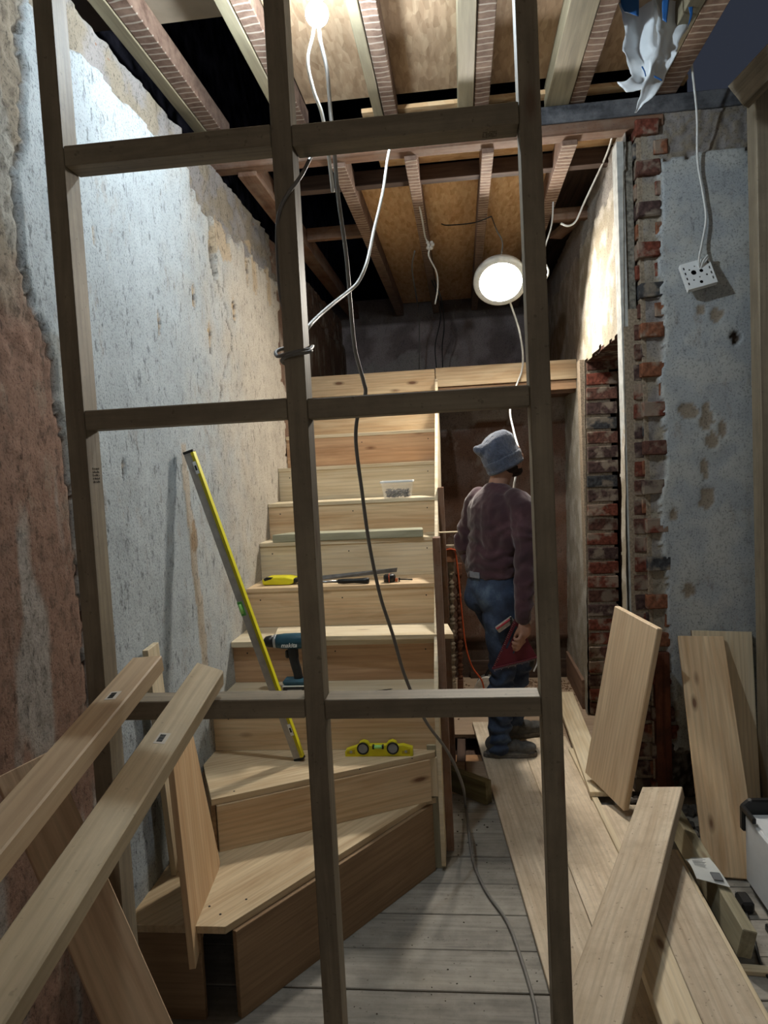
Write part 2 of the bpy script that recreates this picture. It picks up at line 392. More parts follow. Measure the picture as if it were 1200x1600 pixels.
def brick_mesh(k, d):
    key = (k, d)
    if key not in bmn:
        bm = bmesh.new(); boxmesh(bm, (-d[0]/2, -d[1]/2, -d[2]/2), (d[0]/2, d[1]/2, d[2]/2), .004)
        rr = random.Random(hash(key) & 255)
        for v in bm.verts: v.co += Vector((rr.uniform(-1, 1), rr.uniform(-1, 1), rr.uniform(-1, 1)))*.0025
        me = bpy.data.meshes.new('brick'); bm.to_mesh(me); bm.free(); me.materials.append(BRK[k]); bmn[key] = me
    return bmn[key]
def brick(x, y, z, d, parent, k=None, rz=0.0):
    k = random.choice((0, 0, 1, 1, 2, 4)) if k is None else k
    o = bpy.data.objects.new('brick', brick_mesh(k, d)); o.location = (x, y, z); o.rotation_euler = (random.uniform(-.02, .02), random.uniform(-.02, .02), rz+random.uniform(-.03, .03))
    return link(o, parent)
PITCH = .0925
jam = []
for side, yy in ((1, DY1+.055), (-1, DY0-.055)):
    n = int((DZ-FZ)/PITCH)+1
    for i in range(n):
        z = FZ+.045+i*PITCH
        if z > DZ+.01: break
        k = {8: 3, 12: 3, 13: 2}.get(n-i+3) if side == 1 else None
        kk = random.choice((0, 1, 1, 2)) if k is None else k
        jam.append(brick(XR(z)+.105+random.uniform(-.004, .004)+(0 if side == 1 else .03), yy+random.uniform(-.006, .006), z, (.19, .11, .074), None, kk))
jam.append(box('mortar', (XR(0)+.018, DY1+.012, FZ), (XR(0)+.20, DY1+.12, DZ+.02), MORT))
jam.append(box('mortar', (XR(0)+.045, DY0-.10, FZ), (XR(0)+.22, DY0-.012, DZ+.02), MORT))
for i in range(11):                                # soldier bricks over the opening, seen from below
    jam.append(brick(XR(DZ)+.105, DY0+.05+i*.096, DZ+.055, (.19, .078, .11), None, random.choice((1, 2, 2))))
jam.append(box('mortar', (XR(DZ)+.02, DY0-.1, DZ+.012), (XR(DZ)+.19, DY1+.1, DZ+.10), MORT))
adopt(door, *jam)
# the pier: plaster face, toothed brick edge
C_BLUE = lin('#a9afb3')[:3]; C_PATCH = lin('#968b7c')[:3]
YP = 3.56
PEDGE = [(-.2, .95), (.1, .95), (.25, 1.0), (.5, .955), (.8, .945), (1.0, .955), (1.25, .925), (1.4, .94), (1.55, .965), (1.75, .96), (1.95, .945), (2.1, .97), (2.25, .965), (2.5, .955), (2.75, .975), (2.9, .97), (2.95, .98), (3.3, .98)]
def pier(x, z):
    n = fb((x, 8, z), 7, 5); nf = fb((x, 6, z), 30, 4)
    e = interp(PEDGE, z)+.018*nf
    base = z < .12+.1*n
    if x < e: return -.016+.008*nf, mixc(lin('#9a9182')[:3], C_STONE, sm(n, -.2, .4))
    h = .012+.003*n; c = mixc(C_BLUE, lin('#b9bcba')[:3], sm(n, -.3, .4))
    if z > 2.93+.03*n: return -.012+.01*nf, mixc(C_STONE, C_OLD, sm(nf, -.2, .3))
    if base and x < 1.1: return -.01+.016*nf, mixc(C_DK, C_STONE, sm(nf, -.1, .3))
    for cx, cz, rx, rz in ((1.07, 1.78, .035, .04), (1.15, 1.74, .03, .06), (1.18, 1.62, .03, .05), (1.22, 1.68, .02, .04), (1.14, 1.5, .02, .05), (1.15, 1.36, .04, .05), (.99, 1.28, .02, .03), (1.06, .92, .03, .03), (1.2, 2.2, .03, .04), (1.14, 2.24, .02, .03)):
        if spot(x, z, cx, cz, rx, rz, .6) < 1: c = C_PATCH; h -= .005
    if spot(x, z, 1.29, 2.1, .02, .03) < 1: c = C_DK; h -= .02
    return h, c
wallgrid('wall_pier', frange(.895, 1.5, .012)+frange(1.5, 2.6, .06)[1:], frange(FZ, 3.16, .0145), lambda x, z, h: (x, YP-h, z), pier, SMOOTHM, kind='structure')
pr = empty('trim_pier_edge', (.9, YP+.1, FZ), kind='structure'); tl = []
z = FZ+.05; i = 0
while z < 3.1:
    proud = (i % 2 == 0)
    k = [0, 4, 0, 2, 3, 4, 1][(i*5) % 7]
    wdt = .105 if proud else .075
    tl.append(brick(.862+wdt/2+random.uniform(-.006, .008), YP+.05+(-.006 if proud else .03), z, (wdt, .11, .068), None, k))
    if i % 3 == 0 or z > 2.1: tl.append(brick(.975+random.uniform(-.01, .006), YP+.055+(0 if i % 2 else .014), z, (.06, .11, .066), None, [1, 4, 2, 0][i % 4]))
    z += .0925; i += 1
tl.append(box('mortar', (.875, YP+.022, FZ), (1.02, YP+.16, 3.12), MORT))
tl.append(box('plaster_strip', (.79, YP+.045, FZ+.25), (.823, YP+.145, 3.05), plain('white_plaster_edge', '#b9bab6', .9, 0, .2, 25, .6, .1)))
tl.append(box('plaster_backing', (.823, YP+.055, FZ+.1), (.863, YP+.15, 3.05), plain('grey_mortar_edge', '#8d897f', .95, 0, .35, 60, 1.0, .1)))
tl.append(box('rotten_timber', (.885, YP-.02, FZ), (.955, YP+.03, .62), wood('rotten_timber', '#4c2a1d', '#7b4a35', rough=.95, dirt='#2f221b', dirtamt=.7)))
adopt(pr, *tl)
# back walls
C_BK = lin('#745f54')[:3]; C_BK2 = lin('#8c8079')[:3]
def backlow(x, z):
    n = fb((x, 2, z), 5, 5); nf = fb((x, 3, z), 26, 4)
    c = mixc(C_BK, lin('#6a4f40')[:3], sm(n, -.3, .3))
    if z > 1.86+.05*n: c = mixc(C_BK2, lin('#a39c96')[:3], sm(n, 0, .3))
    if spot(x, z, .28, 1.5, .14, .25) < 1: c = mixc(c, C_BK2, .35)
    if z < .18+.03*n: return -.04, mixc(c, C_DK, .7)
    return .004*n+.001*nf, c
wallgrid('wall_back', frange(-1.12, 2.6, .03), frange(FZ, 2.2, .03), lambda x, z, h: (x, 5.61-h, z), backlow, SMOOTHM, kind='structure')
C_UP = lin('#ada2a2')[:3]
def backup(x, z):
    n = fb((x, 12, z), 3, 5); c = mixc(C_UP, lin('#877b7a')[:3], sm(n, -.3, .3))
    if z < 2.62+.22*n and x < .1: c = lin('#a8a2a0')[:3]
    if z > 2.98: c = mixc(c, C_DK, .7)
    return .004*n, c
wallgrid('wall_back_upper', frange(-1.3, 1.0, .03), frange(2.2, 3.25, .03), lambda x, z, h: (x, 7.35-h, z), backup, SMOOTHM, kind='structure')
for nm, lo, hi, m in (('wall_rear', (-1.3, -2.6, FZ), (2.6, -2.5, 3.4), SMOOTHM2 if 'SMOOTHM2' in globals() else plain('room_plaster', '#8f8a82', .9)),
                      ('wall_far_right', (2.5, -2.5, FZ), (2.6, 9, 3.4), plain('room_plaster_b', '#8f8a82', .9)),
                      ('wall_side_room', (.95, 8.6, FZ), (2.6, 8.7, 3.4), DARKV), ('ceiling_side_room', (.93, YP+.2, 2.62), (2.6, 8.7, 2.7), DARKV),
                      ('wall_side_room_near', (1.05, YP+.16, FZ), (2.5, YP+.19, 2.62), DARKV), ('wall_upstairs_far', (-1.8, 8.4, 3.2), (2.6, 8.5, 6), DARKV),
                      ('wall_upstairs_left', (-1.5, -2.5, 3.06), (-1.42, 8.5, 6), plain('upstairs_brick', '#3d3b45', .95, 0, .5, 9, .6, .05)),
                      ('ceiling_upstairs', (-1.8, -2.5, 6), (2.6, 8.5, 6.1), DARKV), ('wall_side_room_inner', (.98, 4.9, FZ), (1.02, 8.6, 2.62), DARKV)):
    tag(box(nm, lo, hi, m, bev=0), kind='structure')

# ------------------------------------------------ floor of crosswise boards
floor = empty('floor', (0, 2, FZ), kind='structure'); fp = []
fp.append(box('subfloor', (-1.12, -2.5, FZ-.14), (2.5, 8.6, FZ-.10), DARKW))
FLOORT = wood('tan_dusty_floorboard', '#8f7a66', '#b09a82', knots=.4, dirt='#9f8c78', dirtamt=.5, rough=.9)
y0 = 2.42; pw = .1995
y = y0-pw*4; rr = random.Random(3)
fp.append(box('floor_sheet', (-1.12, -2.5, FZ-.025), (2.5, y-.003, FZ), FLOORW))
while y < 5.6:
    y1 = y+pw-rr.uniform(.003, .006)
    spans = [(-1.12, 2.5)]
    if 3.93 < (y+y1)/2 < 4.36: spans = [(-1.12, -.14), (.05, 2.5)]
    elif rr.random() < .55: xx = rr.uniform(-.4, .5); spans = [(-1.12, xx), (xx+.004, 2.5)]
    for a, b in spans:
        dz = rr.uniform(-.002, .001)
        fp.append(box('floorboard', (a, y, FZ-.022+dz), (b, y1, FZ+dz), FLOORW if y < 3.6 else FLOORT, bev=.002))
    y += pw
fp.append(box('floor_sheet', (-1.12, 5.62, FZ-.025), (2.5, 8.6, FZ), DARKW))
for v in range(5): fp.append(box('floor_joist', (-1.1+v*.45+.1, 3.6, FZ-.1), (-1.1+v*.45+.15, 4.6, FZ-.026), DARKW))
adopt(floor, *fp)
# rubble and dust along the back of the floor
def crumbs(name, spots_, mat, label):
    bm = bmesh.new(); rr = random.Random(5)
    for (cx, cy, rx, ry, n, s) in spots_:
        for _ in range(n):
            x, y = cx+rr.gauss(0, .5)*rx, cy+rr.gauss(0, .5)*ry; q = s*rr.uniform(.4, 1.3)
            M = Matrix.Translation((x, y, FZ+q*.35)) @ Matrix.Rotation(rr.uniform(0, 3), 4, 'Z')
            boxmesh(bm, (-q, -q*.7, -q*.5), (q, q*.7, q*.5), q*.3, M)
    return tag(bmobj(name, bm, mat), label, 'rubble', kind='stuff')
crumbs('plaster_crumbs', [(.5, 5.35, .5, .2, 330, .008), (.3, 4.9, .6, .3, 60, .006)], plain('crumb', '#8f745c', .95), 'brown plaster crumbs and dust scattered along the foot of the back wall')
crumbs('brick_rubble', [(.86, 3.28, .10, .16, 120, .018), (1.0, 3.42, .10, .06, 60, .02), (.8, 3.5, .03, .1, 30, .02)], plain('rubble_grey', '#57504a', .95, 0, .3), 'grey rubble heaped at the foot of the brick pier')
crumbs('floor_litter', [(-.1, 2.4, .4, .5, 35, .0025), (.0, 2.0, .3, .3, 12, .002), (-.05, 3.3, .2, .4, 40, .004)], plain('litter', '#463d34', .95), 'small dark splinters lying on the grey floorboards')

# ------------------------------------------------ ceiling
ceil = empty('ceiling', (0, 3.5, 3.2), kind='structure'); cp = []
JZ, JH, JT = 3.222, .095, 3.318
rr = random.Random(2)
for (a, b, old) in ((-1.20, -1.142, 0), (-1.14, -1.068, 1), (-.782, -.733, 0), (-.73, -.662, 1), (-.335, -.292, 0), (-.288, -.226, 1), (.056, .128, 0), (.132, .2, 1), (.462, .572, 0), (.576, .644, 1), (.90, .962, 0), (.966, 1.056, 1), (1.4, 1.46, 0), (1.9, 1.96, 0)):
    cp.append(box('joist', (a, -2.5, JZ+(.004 if old else 0)), (b, 3.585+rr.uniform(-.02, .02), JT), LATH if old else JOISTN, bev=.003))
RZ = 3.066
for (a, b) in ((-1.05, -.955), (-.575, -.505), (-.212, -.152), (.165, .222), (.545, .618)):
    cp.append(box('joist', (a, 3.63, RZ), (b, 7.3, 3.18), BROWNW if a < -.9 else LATH, bev=.003))
cp.append(box('osb_sheet', (-.66, -2.5, JT), (.93, 3.50, JT+.018), OSBD))
cp.append(box('osb_sheet', (-.40, 3.535, JT-.05), (1.1, 3.60, JT-.03), OSB))
cp.append(box('plywood_sheet', (-1.4, -2.5, JT), (-.664, 2.785, JT+.018), plain('grey_plywood', '#8d8170', .85, 0, .1, 12)))
cp.append(box('osb_sheet', (.934, -2.5, JT), (2.5, 2.6, JT+.018), OSBD))
cp.append(box('osb_sheet', (-.36, 3.66, 3.182), (.86, 3.97, 3.20), OSB))
cp.append(box('osb_sheet', (-.545, 4.05, 3.182), (.66, 5.3, 3.20), OSB))
cp.append(box('osb_sheet', (-.545, 5.304, 3.182), (.64, 7.3, 3.20), OSB))
cp.append(box('noggin', (-.95, 3.98, 3.10), (.86, 4.045, 3.178), DARKW))
cp.append(box('noggin', (-.95, 4.82, 3.10), (-.58, 4.87, 3.178), BROWNW))
cp.append(box('noggin', (.62, 4.62, 3.03), (.95, 4.68, 3.10), BROWNW))
cp.append(box('noggin', (1.06, 2.2, JZ+.01), (2.5, 2.26, JT), BROWNW))
cp.append(pose('brace', ((.66, 5.1, 3.06), (.25, -.6, .07), (1, .4, 0), (.75, .09, .03)), BROWNW))
cp.append(box('boarding', (.62, 4.05, 3.24), (1.1, 6.9, 3.26), DARKW))
adopt(ceil, *cp)
beam = empty('trim_beam', (0, 3.6, 3.1), kind='structure')
adopt(beam, box('steel_beam', (-1.12, 3.56, 3.142), (1.40, 3.63, 3.222), BEAMM, bev=.004), box('timber_plate', (-1.19, 3.565, 3.088), (1.0, 3.66, 3.142), BROWNW, bev=.006))
tag(box('baseboard_right', (.735, 4.84, FZ), (.762, 5.58, FZ+.2), wood('old_skirting', '#6d5547', '#8b7160', rough=.8), bev=.003), kind='structure')
o = bpy.data.objects['baseboard_right']
sk = box('moulding', (.728, 4.84, FZ+.2), (.76, 5.58, FZ+.235), wood('old_skirting_top', '#9a8674', '#b7a592', rough=.8), bev=.008); sk.name = 'moulding'
sk.parent = o; sk.matrix_parent_inverse = o.matrix_local.inverted()
tag(box('baseboard_back', (.0, 5.57, FZ), (.74, 5.60, FZ+.14), DARKW, bev=.003), kind='structure')

# ------------------------------------------------ landing and staircase
land = empty('landing', (0, 6, 2.2), kind='structure')
adopt(land, box('deck_board', (-1.12, 5.09, 2.185), (.80, 7.34, 2.205), PINE), box('deck_joist', (-1.1, 5.12, 2.02), (.8, 5.17, 2.18), BROWNW),
      box('front_beam', (-1.11, 5.045, 2.085), (-.155, 5.088, 2.232), PINE, bev=.003), box('front_beam', (-.15, 5.04, 2.105), (.803, 5.088, 2.236), PINE, bev=.003),
      box('under_batten', (-.15, 5.06, 2.04), (.803, 5.085, 2.10), PINEW), box('ceiling_board', (-.13, 5.17, 2.03), (.8, 5.6, 2.05), BROWNW))
st = empty('staircase', (-.6, 3.0, FZ))
tag(st, 'new pine staircase with two plywood winder steps at its foot, rising along the white wall', 'staircase')
XL, XQ = -1.108, -.155
NY = {3: 2.93, 4: 3.25, 5: 3.52, 6: 3.80, 7: 4.02, 8: 4.30, 9: 4.545, 10: 4.80, 11: 5.05}
sp = []
for k in range(3, 11):
    y, yn, zt = NY[k], NY[k+1], .2*k
    zb = .2*(k-1) if k > 3 else .4
    sp.append(box('riser', (XL, y+.006, zb), (XQ, y+.026, zt-.021), {4: PINEW, 9: PINEW, 10: PINE, 3: PINE}.get(k, PINE if k % 2 else PINEP), bev=.001))
    sp.append(box('tread', (XL, y-(.02 if k == 4 else 0), zt-.021-(.006 if k == 4 else 0)), (XQ, yn+.006, zt), PINEP if k != 5 else PINE, bev=.0015))
W2P = [(-.206, 2.898), (-.784, 2.06), (-1.11, 2.06), (-1.11, 2.92), (-.165, 2.92)]
W1P = [(-.16, 2.905), (-.965, 2.483), (-1.108, 2.79), (-1.108, 2.936), (-.16, 2.936)]
sp.append(prism('winder_tread', [(x, y, .2) for x, y in W2P], (0, 0, -.024), PLY, bev=.001, grain=(.57, .82, 0)))
sp.append(prism('winder_tread', [(x, y, .4) for x, y in W1P], (0, 0, -.024), PLY, bev=.001, grain=(.88, .46, 0)))
PLYD = wood('darker_plywood', '#8f7357', '#aa8d6d', knots=0.0)  # darker brown plywood for the lowest winder risers
def upright(name, a, b, z0, z1, th, m):
    a, b = Vector((*a, z0)), Vector((*b, z0)); d = b-a
    return pose(name, (a, d, (0, 0, 1), (d.length, z1-z0, th)), m)
sp.append(upright('winder_riser', (-.955, 2.50), (-.19, 2.905), .2, .375, .02, PINE))
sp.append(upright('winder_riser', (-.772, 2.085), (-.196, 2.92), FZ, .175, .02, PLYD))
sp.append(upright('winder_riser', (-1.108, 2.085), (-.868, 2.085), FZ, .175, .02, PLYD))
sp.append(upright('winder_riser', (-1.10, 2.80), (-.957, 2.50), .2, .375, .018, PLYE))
# string on the open side, following the flight
def slope(y): return (y-2.93)*(2.2-.6)/(5.05-2.93)+.6
sp.append(prism('string', [(XQ, 2.905, slope(2.905)+.02), (XQ, 5.04, slope(5.04)-.03), (XQ, 5.04, slope(5.04)-.45), (XQ, 3.3, FZ+.02), (XQ, 2.905, FZ+.02)], (.018, 0, 0), PINEP, bev=.001))
sp.append(box('string_post', (XQ+.018, 3.06, FZ), (XQ+.05, 3.12, 1.27), BROWNW))
sp.append(box('string_post', (XQ+.018, 4.0, FZ), (XQ+.05, 4.06, 1.45), BROWNW))
sp.append(box('newel_post', (-.195, 2.925, FZ), (-.138, 2.985, .42), TREAT))
sp.append(box('newel_post', (-.215, 2.905, .21), (-.150, 2.92, .376), PINEP))
adopt(st, *sp)
nl = []                                            # screw heads in the treads and risers
bm = bmesh.new()
for k in range(3, 11):
    for x in (-1.04, -.62, -.2):
        lathe(bm, [(.0035, 0), (.0035, .002)], basis((x, NY[k]+.006, .2*k-.06), (1, 0, 0), (0, 0, -1)) @ Matrix.Rotation(0, 4, 'Z') if False else Matrix.Translation((x, NY[k]+.006, .2*k-.06)) @ Matrix.Rotation(R(90), 4, 'X'), 8)
for x, y, z in ((-.25, 2.84, .4), (-.45, 2.74, .4), (-.9, 2.55, .4), (-.3, 2.83, .2), (-.82, 2.12, .2), (-.87, 2.16, .2), (-.76, 2.2, .2)):
    lathe(bm, [(.004, 0), (.004, .001)], Matrix.Translation((x, y, z)), 8)
adopt(st, tag(bmobj('screw_head', bm, BLACKP), kind='stuff'))

# ================================================ stud partition in front
pt = empty('stud_partition', (-.34, 1.58, FZ))
tag(pt, 'open stud frame of rough grey timber standing between the camera and the stairs', 'wall frame')
pp = []
for a in (-.881, -.371, .149): pp.append(box('stud', (a, 1.55, FZ+.045), (a+.044, 1.615, 3.20), CLS, bev=.002))
pp.append(box('sole_plate', (-.881, 1.55, FZ), (.193, 1.615, FZ+.044), CLS, bev=.002))
for (a, b, zt) in ((-.836, -.372, 2.325), (-.326, .148, 2.319), (-.836, -.372, 1.748), (-.326, .148, 1.744), (-.836, -.372, 1.080), (-.326, .148, 1.077)):
    pp.append(box('noggin', (a, 1.55, zt-.044), (b, 1.615, zt), CLS, bev=.002))
adopt(pt, *pp)
INK = plain('ink_stamp', '#3b3026', .8)
def stamp(parent, M, rows):
    bm = bmesh.new(); rr = random.Random(9)
    for r in range(rows):
        for c in range(9):
            if rr.random() < .8: boxmesh(bm, (c*.0034, r*.0075, 0), (c*.0034+.0022, r*.0075+rr.uniform(.002, .005), .0004), 0, M)
    o = bmobj('ink_stamp', bm, INK); o.parent = parent; o.matrix_parent_inverse = parent.matrix_basis.inverted(); return o
stamp(pt, basis((-.8366, 1.57, 1.585), (0, 1, 0), (0, 0, 1)), 5)
stamp(pt, basis((.075, 1.575, 2.2746), (1, 0, 0), (0, 1, 0)), 4)
tp = empty('timber_post', (1.30, 3.35, FZ)); tag(tp, 'tall rough timber post with an angled head standing against the grey plaster pier', 'post')
adopt(tp, box('post', (1.298, 3.30, FZ), (1.42, 3.40, 3.2), CLS, bev=.003), pose('head_brace', ((1.26, 3.28, 3.0), (.5, -.5, .42), (0, 0, 1), (.30, .12, .05)), CLS))

# ------------------------------------------------ loose boards
P1 = ((-0.4809,-0.8390,0.8533),(-0.0845,0.9884,0.1259),(-0.9960,-0.0802,-0.0383),(2.400,0.068,0.038))
P2 = ((-0.5193,-0.8267,0.6443),(-0.0192,0.9821,0.1874),(-0.9944,-0.0383,0.0987),(2.455,0.073,0.038))
def label_on(o, u, v, top, parent):
    """small white barcode sticker lying on the board face, in the board's own axes"""
    bm = bmesh.new(); boxmesh(bm, (u-.018, v-.011, top), (u+.018, v+.011, top+.0004))
    s = bmobj('barcode_label', bm, plain('sticker', '#c7bfb2', .5, 0, .03)); s.parent = o
    bm = bmesh.new(); rr = random.Random(4); x = u-.012
    while x < u+.012:
        wv = rr.uniform(.0006, .002); boxmesh(bm, (x, v-.004, top+.0004), (x+wv, v+.007, top+.0007)); x += wv+rr.uniform(.0005, .0012)
    b = bmobj('barcode', bm, BLACKP); b.parent = s
b1 = pose('timber_batten', P1, wood('orange_pine', '#b59a7a', '#ccb392', knots=.9), bev=.003)
tag(b1, 'planed pine batten with square end and barcode, left one of the leaning pair', 'timber')
b2 = pose('timber_batten', P2, wood('grey_pine', '#b5a283', '#d2c2a4', knots=.7, dirt='#9c8a70', dirtamt=.3), bev=.003, cut=.032)
tag(b2, 'grey pine batten with pointed mitred end and barcode, right one of the leaning pair', 'timber')
label_on(b1, 2.20, .034, .038, b1); label_on(b2, 2.17, .036, .038, b2)
sh_ = empty('sawhorse', (-.55, -.3, FZ)); tag(sh_, 'timber sawhorse beside the camera carrying the near ends of the two long battens', 'sawhorse')
sq = [box('top_rail', (-.85, -.33, .735), (-.2, -.28, .775), CLS)]
for x in (-.8, -.25):
    for s in (-1, 1): sq.append(pose('leg', ((x, -.305+s*.22, FZ), (0, -s*.22, .86), (1, 0, 0), (.87, .05, .03)), CLS))
adopt(sh_, *sq)
pc = pose('pine_plank', ((-0.5256,1.4052,0.0313),(-0.4226,0.1136,0.8992),(-0.5987,-0.7799,-0.1828),(1.050,0.123,0.020)), wood('rosy_pine', '#c2a080', '#dabd9b', knots=.9), ext=.13, bev=.002)
tag(pc, 'knotty reddish pine plank leaning left under the pointed batten, bottom left', 'plank')
# plywood tread offcut leaning on the winders
A_, B_, T_, U_ = Vector((-.862, 2.0, .106)), Vector((-.915, 2.40, .207)), Vector((-0.972, 2.354, 0.757)), Vector((-0.952, 2.141, 0.772))
n_ = (B_-A_).cross(U_-A_).normalized()
if n_.x > 0: n_ = -n_
T_ = T_-n_*(T_-A_).dot(n_)
ply = prism('plywood_offcut', [A_, B_, T_, U_], n_*.02, wood('plywood_face', '#b7926c', '#cdb08a', knots=0.0), bev=.001, grain=U_-A_)
tag(ply, 'angled plywood offcut standing on edge on the lower winder step', 'plywood')
# slabs leaning at the pier
def S_(P, s=SC): return (sc(*P[0]), P[1], P[2], tuple(v*s for v in P[3]))
def shiftp(P, d): return (tuple(P[0][i]+d[i] for i in range(3)), P[1], P[2], P[3])
sd = pose('shelf_board', S_(((0.6550,3.1157,0.0453),(0.1819,-0.0618,0.9814),(-0.3493,0.9289,0.1233),(0.822,0.321,0.029))), wood('smooth_board', '#ccb292', '#dfcaab', knots=.0), bev=.004)
tag(sd, 'wide smooth honey coloured board leaning on the brick corner of the doorway', 'board')
se = pose('pine_board', S_(((1.0217,2.6771,-0.0028),(0.0943,0.6197,0.7791),(-0.9883,0.1527,-0.0018),(0.969,0.188,0.022))), PINE, bev=.002)
tag(se, 'tall pine board with a dark knot leaning on the grey pier, the front one', 'board')
sf = pose('pine_board', S_(((1.2001,3.1313,-0.0076),(0.0497,0.2219,0.9738),(-0.9988,0.0072,0.0494),(0.799,0.254,0.022))), PINEP, bev=.002)
tag(sf, 'greenish pine board standing behind the front leaning board at the grey pier', 'board')
sg = pose('scaffold_plank', S_(((0.2062,1.3696,0.1939),(0.3789,0.9251,0.0242),(-0.9082,0.3767,-0.1824),(1.600,0.153,0.044))), OLDB, bev=.003)
tag(sg, 'thick dusty plank lying on top of the pile, crossing it diagonally', 'plank')
def lay(x0a, x1a, ya, x0b, x1b, yb, z0, z1, mat, label, name='floor_plank', cat='plank', group=None):
    """plank lying flat: far edge from (x0a,ya) to (x1a,ya), near edge (x0b,yb)-(x1b,yb)"""
    d = Vector(((x0b-x0a), (yb-ya), 0)); wv = Vector((x1a-x0a, 0, 0))
    o = prism(name, [(x0a, ya, z0), (x1a, ya, z0), (x1b, yb, z0), (x0b, yb, z0)], (0, 0, z1-z0), mat, bev=.002)
    c = (Vector((x0a, ya, z0))+Vector((x1b, yb, z0)))/2          # give it an own axis along its length
    M = basis(c, d, (1, 0, 0)); o.data.transform(M.inverted()); o.matrix_local = M
    return tag(o, label, cat, group)
zA = FZ+.001
def rx(y): return .3+.0664*(3.93-y)
def rq(y): return .582+.047*(3.706-y)
lay(-.002, rx(4.57)-.003, 4.57, .25, rx(1.7)-.004, 1.7, zA, zA+.021, OLDB, 'pale board flat on the floor under the man, its left edge beside the bare floorboards')
lay(rx(4.35), rq(4.3)-.004, 4.32, rx(1.7), rq(1.7)-.004, 1.7, zA, zA+.020, wood('dusty_board_b', '#c5b298', '#e0d1b9', knots=.7, dirt='#9a8871', dirtamt=.5), 'pale board flat on the floor right of the right stud, between two long seams')
lay(rq(3.5), .80, 3.45, rq(1.7), .83, 1.7, zA, zA+.019, OLDB, 'board flat on the floor running under the pile at the right')
lay(.575, .70, 5.03, .553, .665, 3.5, -.075, -.05, PINEP, 'short pale board on the floor in front of the doorway and old skirting')
lay(.535, .565, 4.1, .585, .612, 2.95, zA+.0215, zA+.034, PINEP, 'thin pale batten lying along the seam between floor boards', 'batten', 'batten')
for yy in (1.5, 2.55): tag(box('bearer', (.56, yy, -.087), (.79, yy+.09, -.042), TREAT), 'short timber bearer under the %s end of the plank pile at the right' % ('near' if yy < 2 else 'far'), 'timber')
lay(.60, .79, 2.88, .60, .785, 1.3, -.041, .004, PINEP, 'lower plank of the pile at bottom right, its edge showing past the one above', 'scaffold_plank')
lay(.585, .757, 2.80, .578, .746, 1.25, .005, .05, OLDB, 'broad sawdust covered plank at the right of the pile, bottom right', 'scaffold_plank')
lay(.475, .583, 2.50, .47, .575, 1.25, .005, .05, PINEP, 'narrow pale plank in the middle of the pile at bottom right', 'scaffold_plank')
ph = pose('treated_joist', S_(((0.8131,2.2068,0.0281),(0.0054,1.0000,0.0038),(-0.9729,0.0043,0.2313),(0.900,0.044,0.089))), TREAT, bev=.003)
tag(ph, 'greenish treated joist on edge with a sawn end, right of the plank pile', 'timber')
tag(box('packer', (.84, 2.45, FZ), (.89, 2.75, -.085), DARKW), 'dark timber packer under the greenish treated joist', 'timber')
tag(pose('timber_offcut', ((-.155, 3.66, FZ), (.7571, -.6533, 0), (.653, .757, 0), (.27, .045, .115)), wood('dark_treated', '#5a5238', '#837a58', knots=.3)), 'dark timber offcut on edge on the floor beside the newel post', 'timber')
tag(pose('timber_offcut', ((.80, 2.33, FZ), (1, -.12, .02), (.1, 1, 0), (.35, .035, .016)), PINEP), 'thin white offcut on the floor at the right edge under the heater', 'timber')
tag(pose('pine_sliver', ((-1.07, 2.42, .205), (-.02, -.05, .80), (0, -1, 0), (.815, .09, .02)), PINEP), 'pale offcut standing upright against the white wall behind the two leaning battens', 'timber')
tag(box('cardboard_panel', (-.135, 4.02, FZ-.07), (.045, 4.25, FZ-.062), plain('cardboard', '#a57f5c', .9, 0, .1)), 'brown board seen down in the hole between floorboards beside the stairs', 'board')
tag(box('cardboard_panel', (-.135, 4.02, FZ-.099), (.045, 4.05, FZ-.0705), DARKW), 'dark batten at the front of the hole in the floor', 'board')

# ================================================ objects on the stairs
def part(root, *ps): adopt(root, *ps); return ps
# long box level leaning on the wall
lv = empty('spirit_level', (-.69, 2.84, .4)); tag(lv, 'long yellow and grey box level leaning from the winder step to the white wall', 'level')
LV = ((-0.6895,2.8390,0.4102),(-0.2659,-0.0540,0.9625),(-0.9600,0.1063,-0.2592),(1.333,0.043,0.022))
Mv = basis(*LV[:3])
def lbx(name, lo, hi, mat, M, parent, bev=.001):
    bm = bmesh.new(); boxmesh(bm, lo, hi, bev, M); o = bmobj(name, bm, mat); adopt(parent, o); return o
lbx('box_beam', (.01, .013, 0), (1.323, .043, .022), plain('level_grey', '#a7a39d', .45, .2), Mv, lv)
lbx('yellow_edge', (.01, 0, 0), (1.323, .013, .023), YEL, Mv, lv)
for y in (.0035, .009): lbx('black_line', (.02, y, .0231), (1.31, y+.0012, .0236), BLACKP, Mv, lv, 0)
for x in (0, 1.323): lbx('end_cap', (x, -.001, -.001), (x+.01, .044, .024), BLACKP, Mv, lv, .002)
for x in (.11, 1.235): lbx('window_sticker', (x, .004, .0237), (x+.05, .018, .0242), WHITEP, Mv, lv, 0); lbx('window_mark', (x+.014, .007, .0243), (x+.034, .015, .0246), BLACKP, Mv, lv, 0)
vi = lbx('vial_block', (.64, .022, -.001), (.70, .0435, .0236), plain('green_vial_holder', '#5aa14d', .3), Mv, lv)
bm = bmesh.new(); rings(bm, [Mv @ Vector((.65, .034, .024)), Mv @ Vector((.69, .034, .024))], .006, seg=12); adopt(lv, bmobj('vial', bm, plain('vial_green', '#9fe07a', .15), None, True))
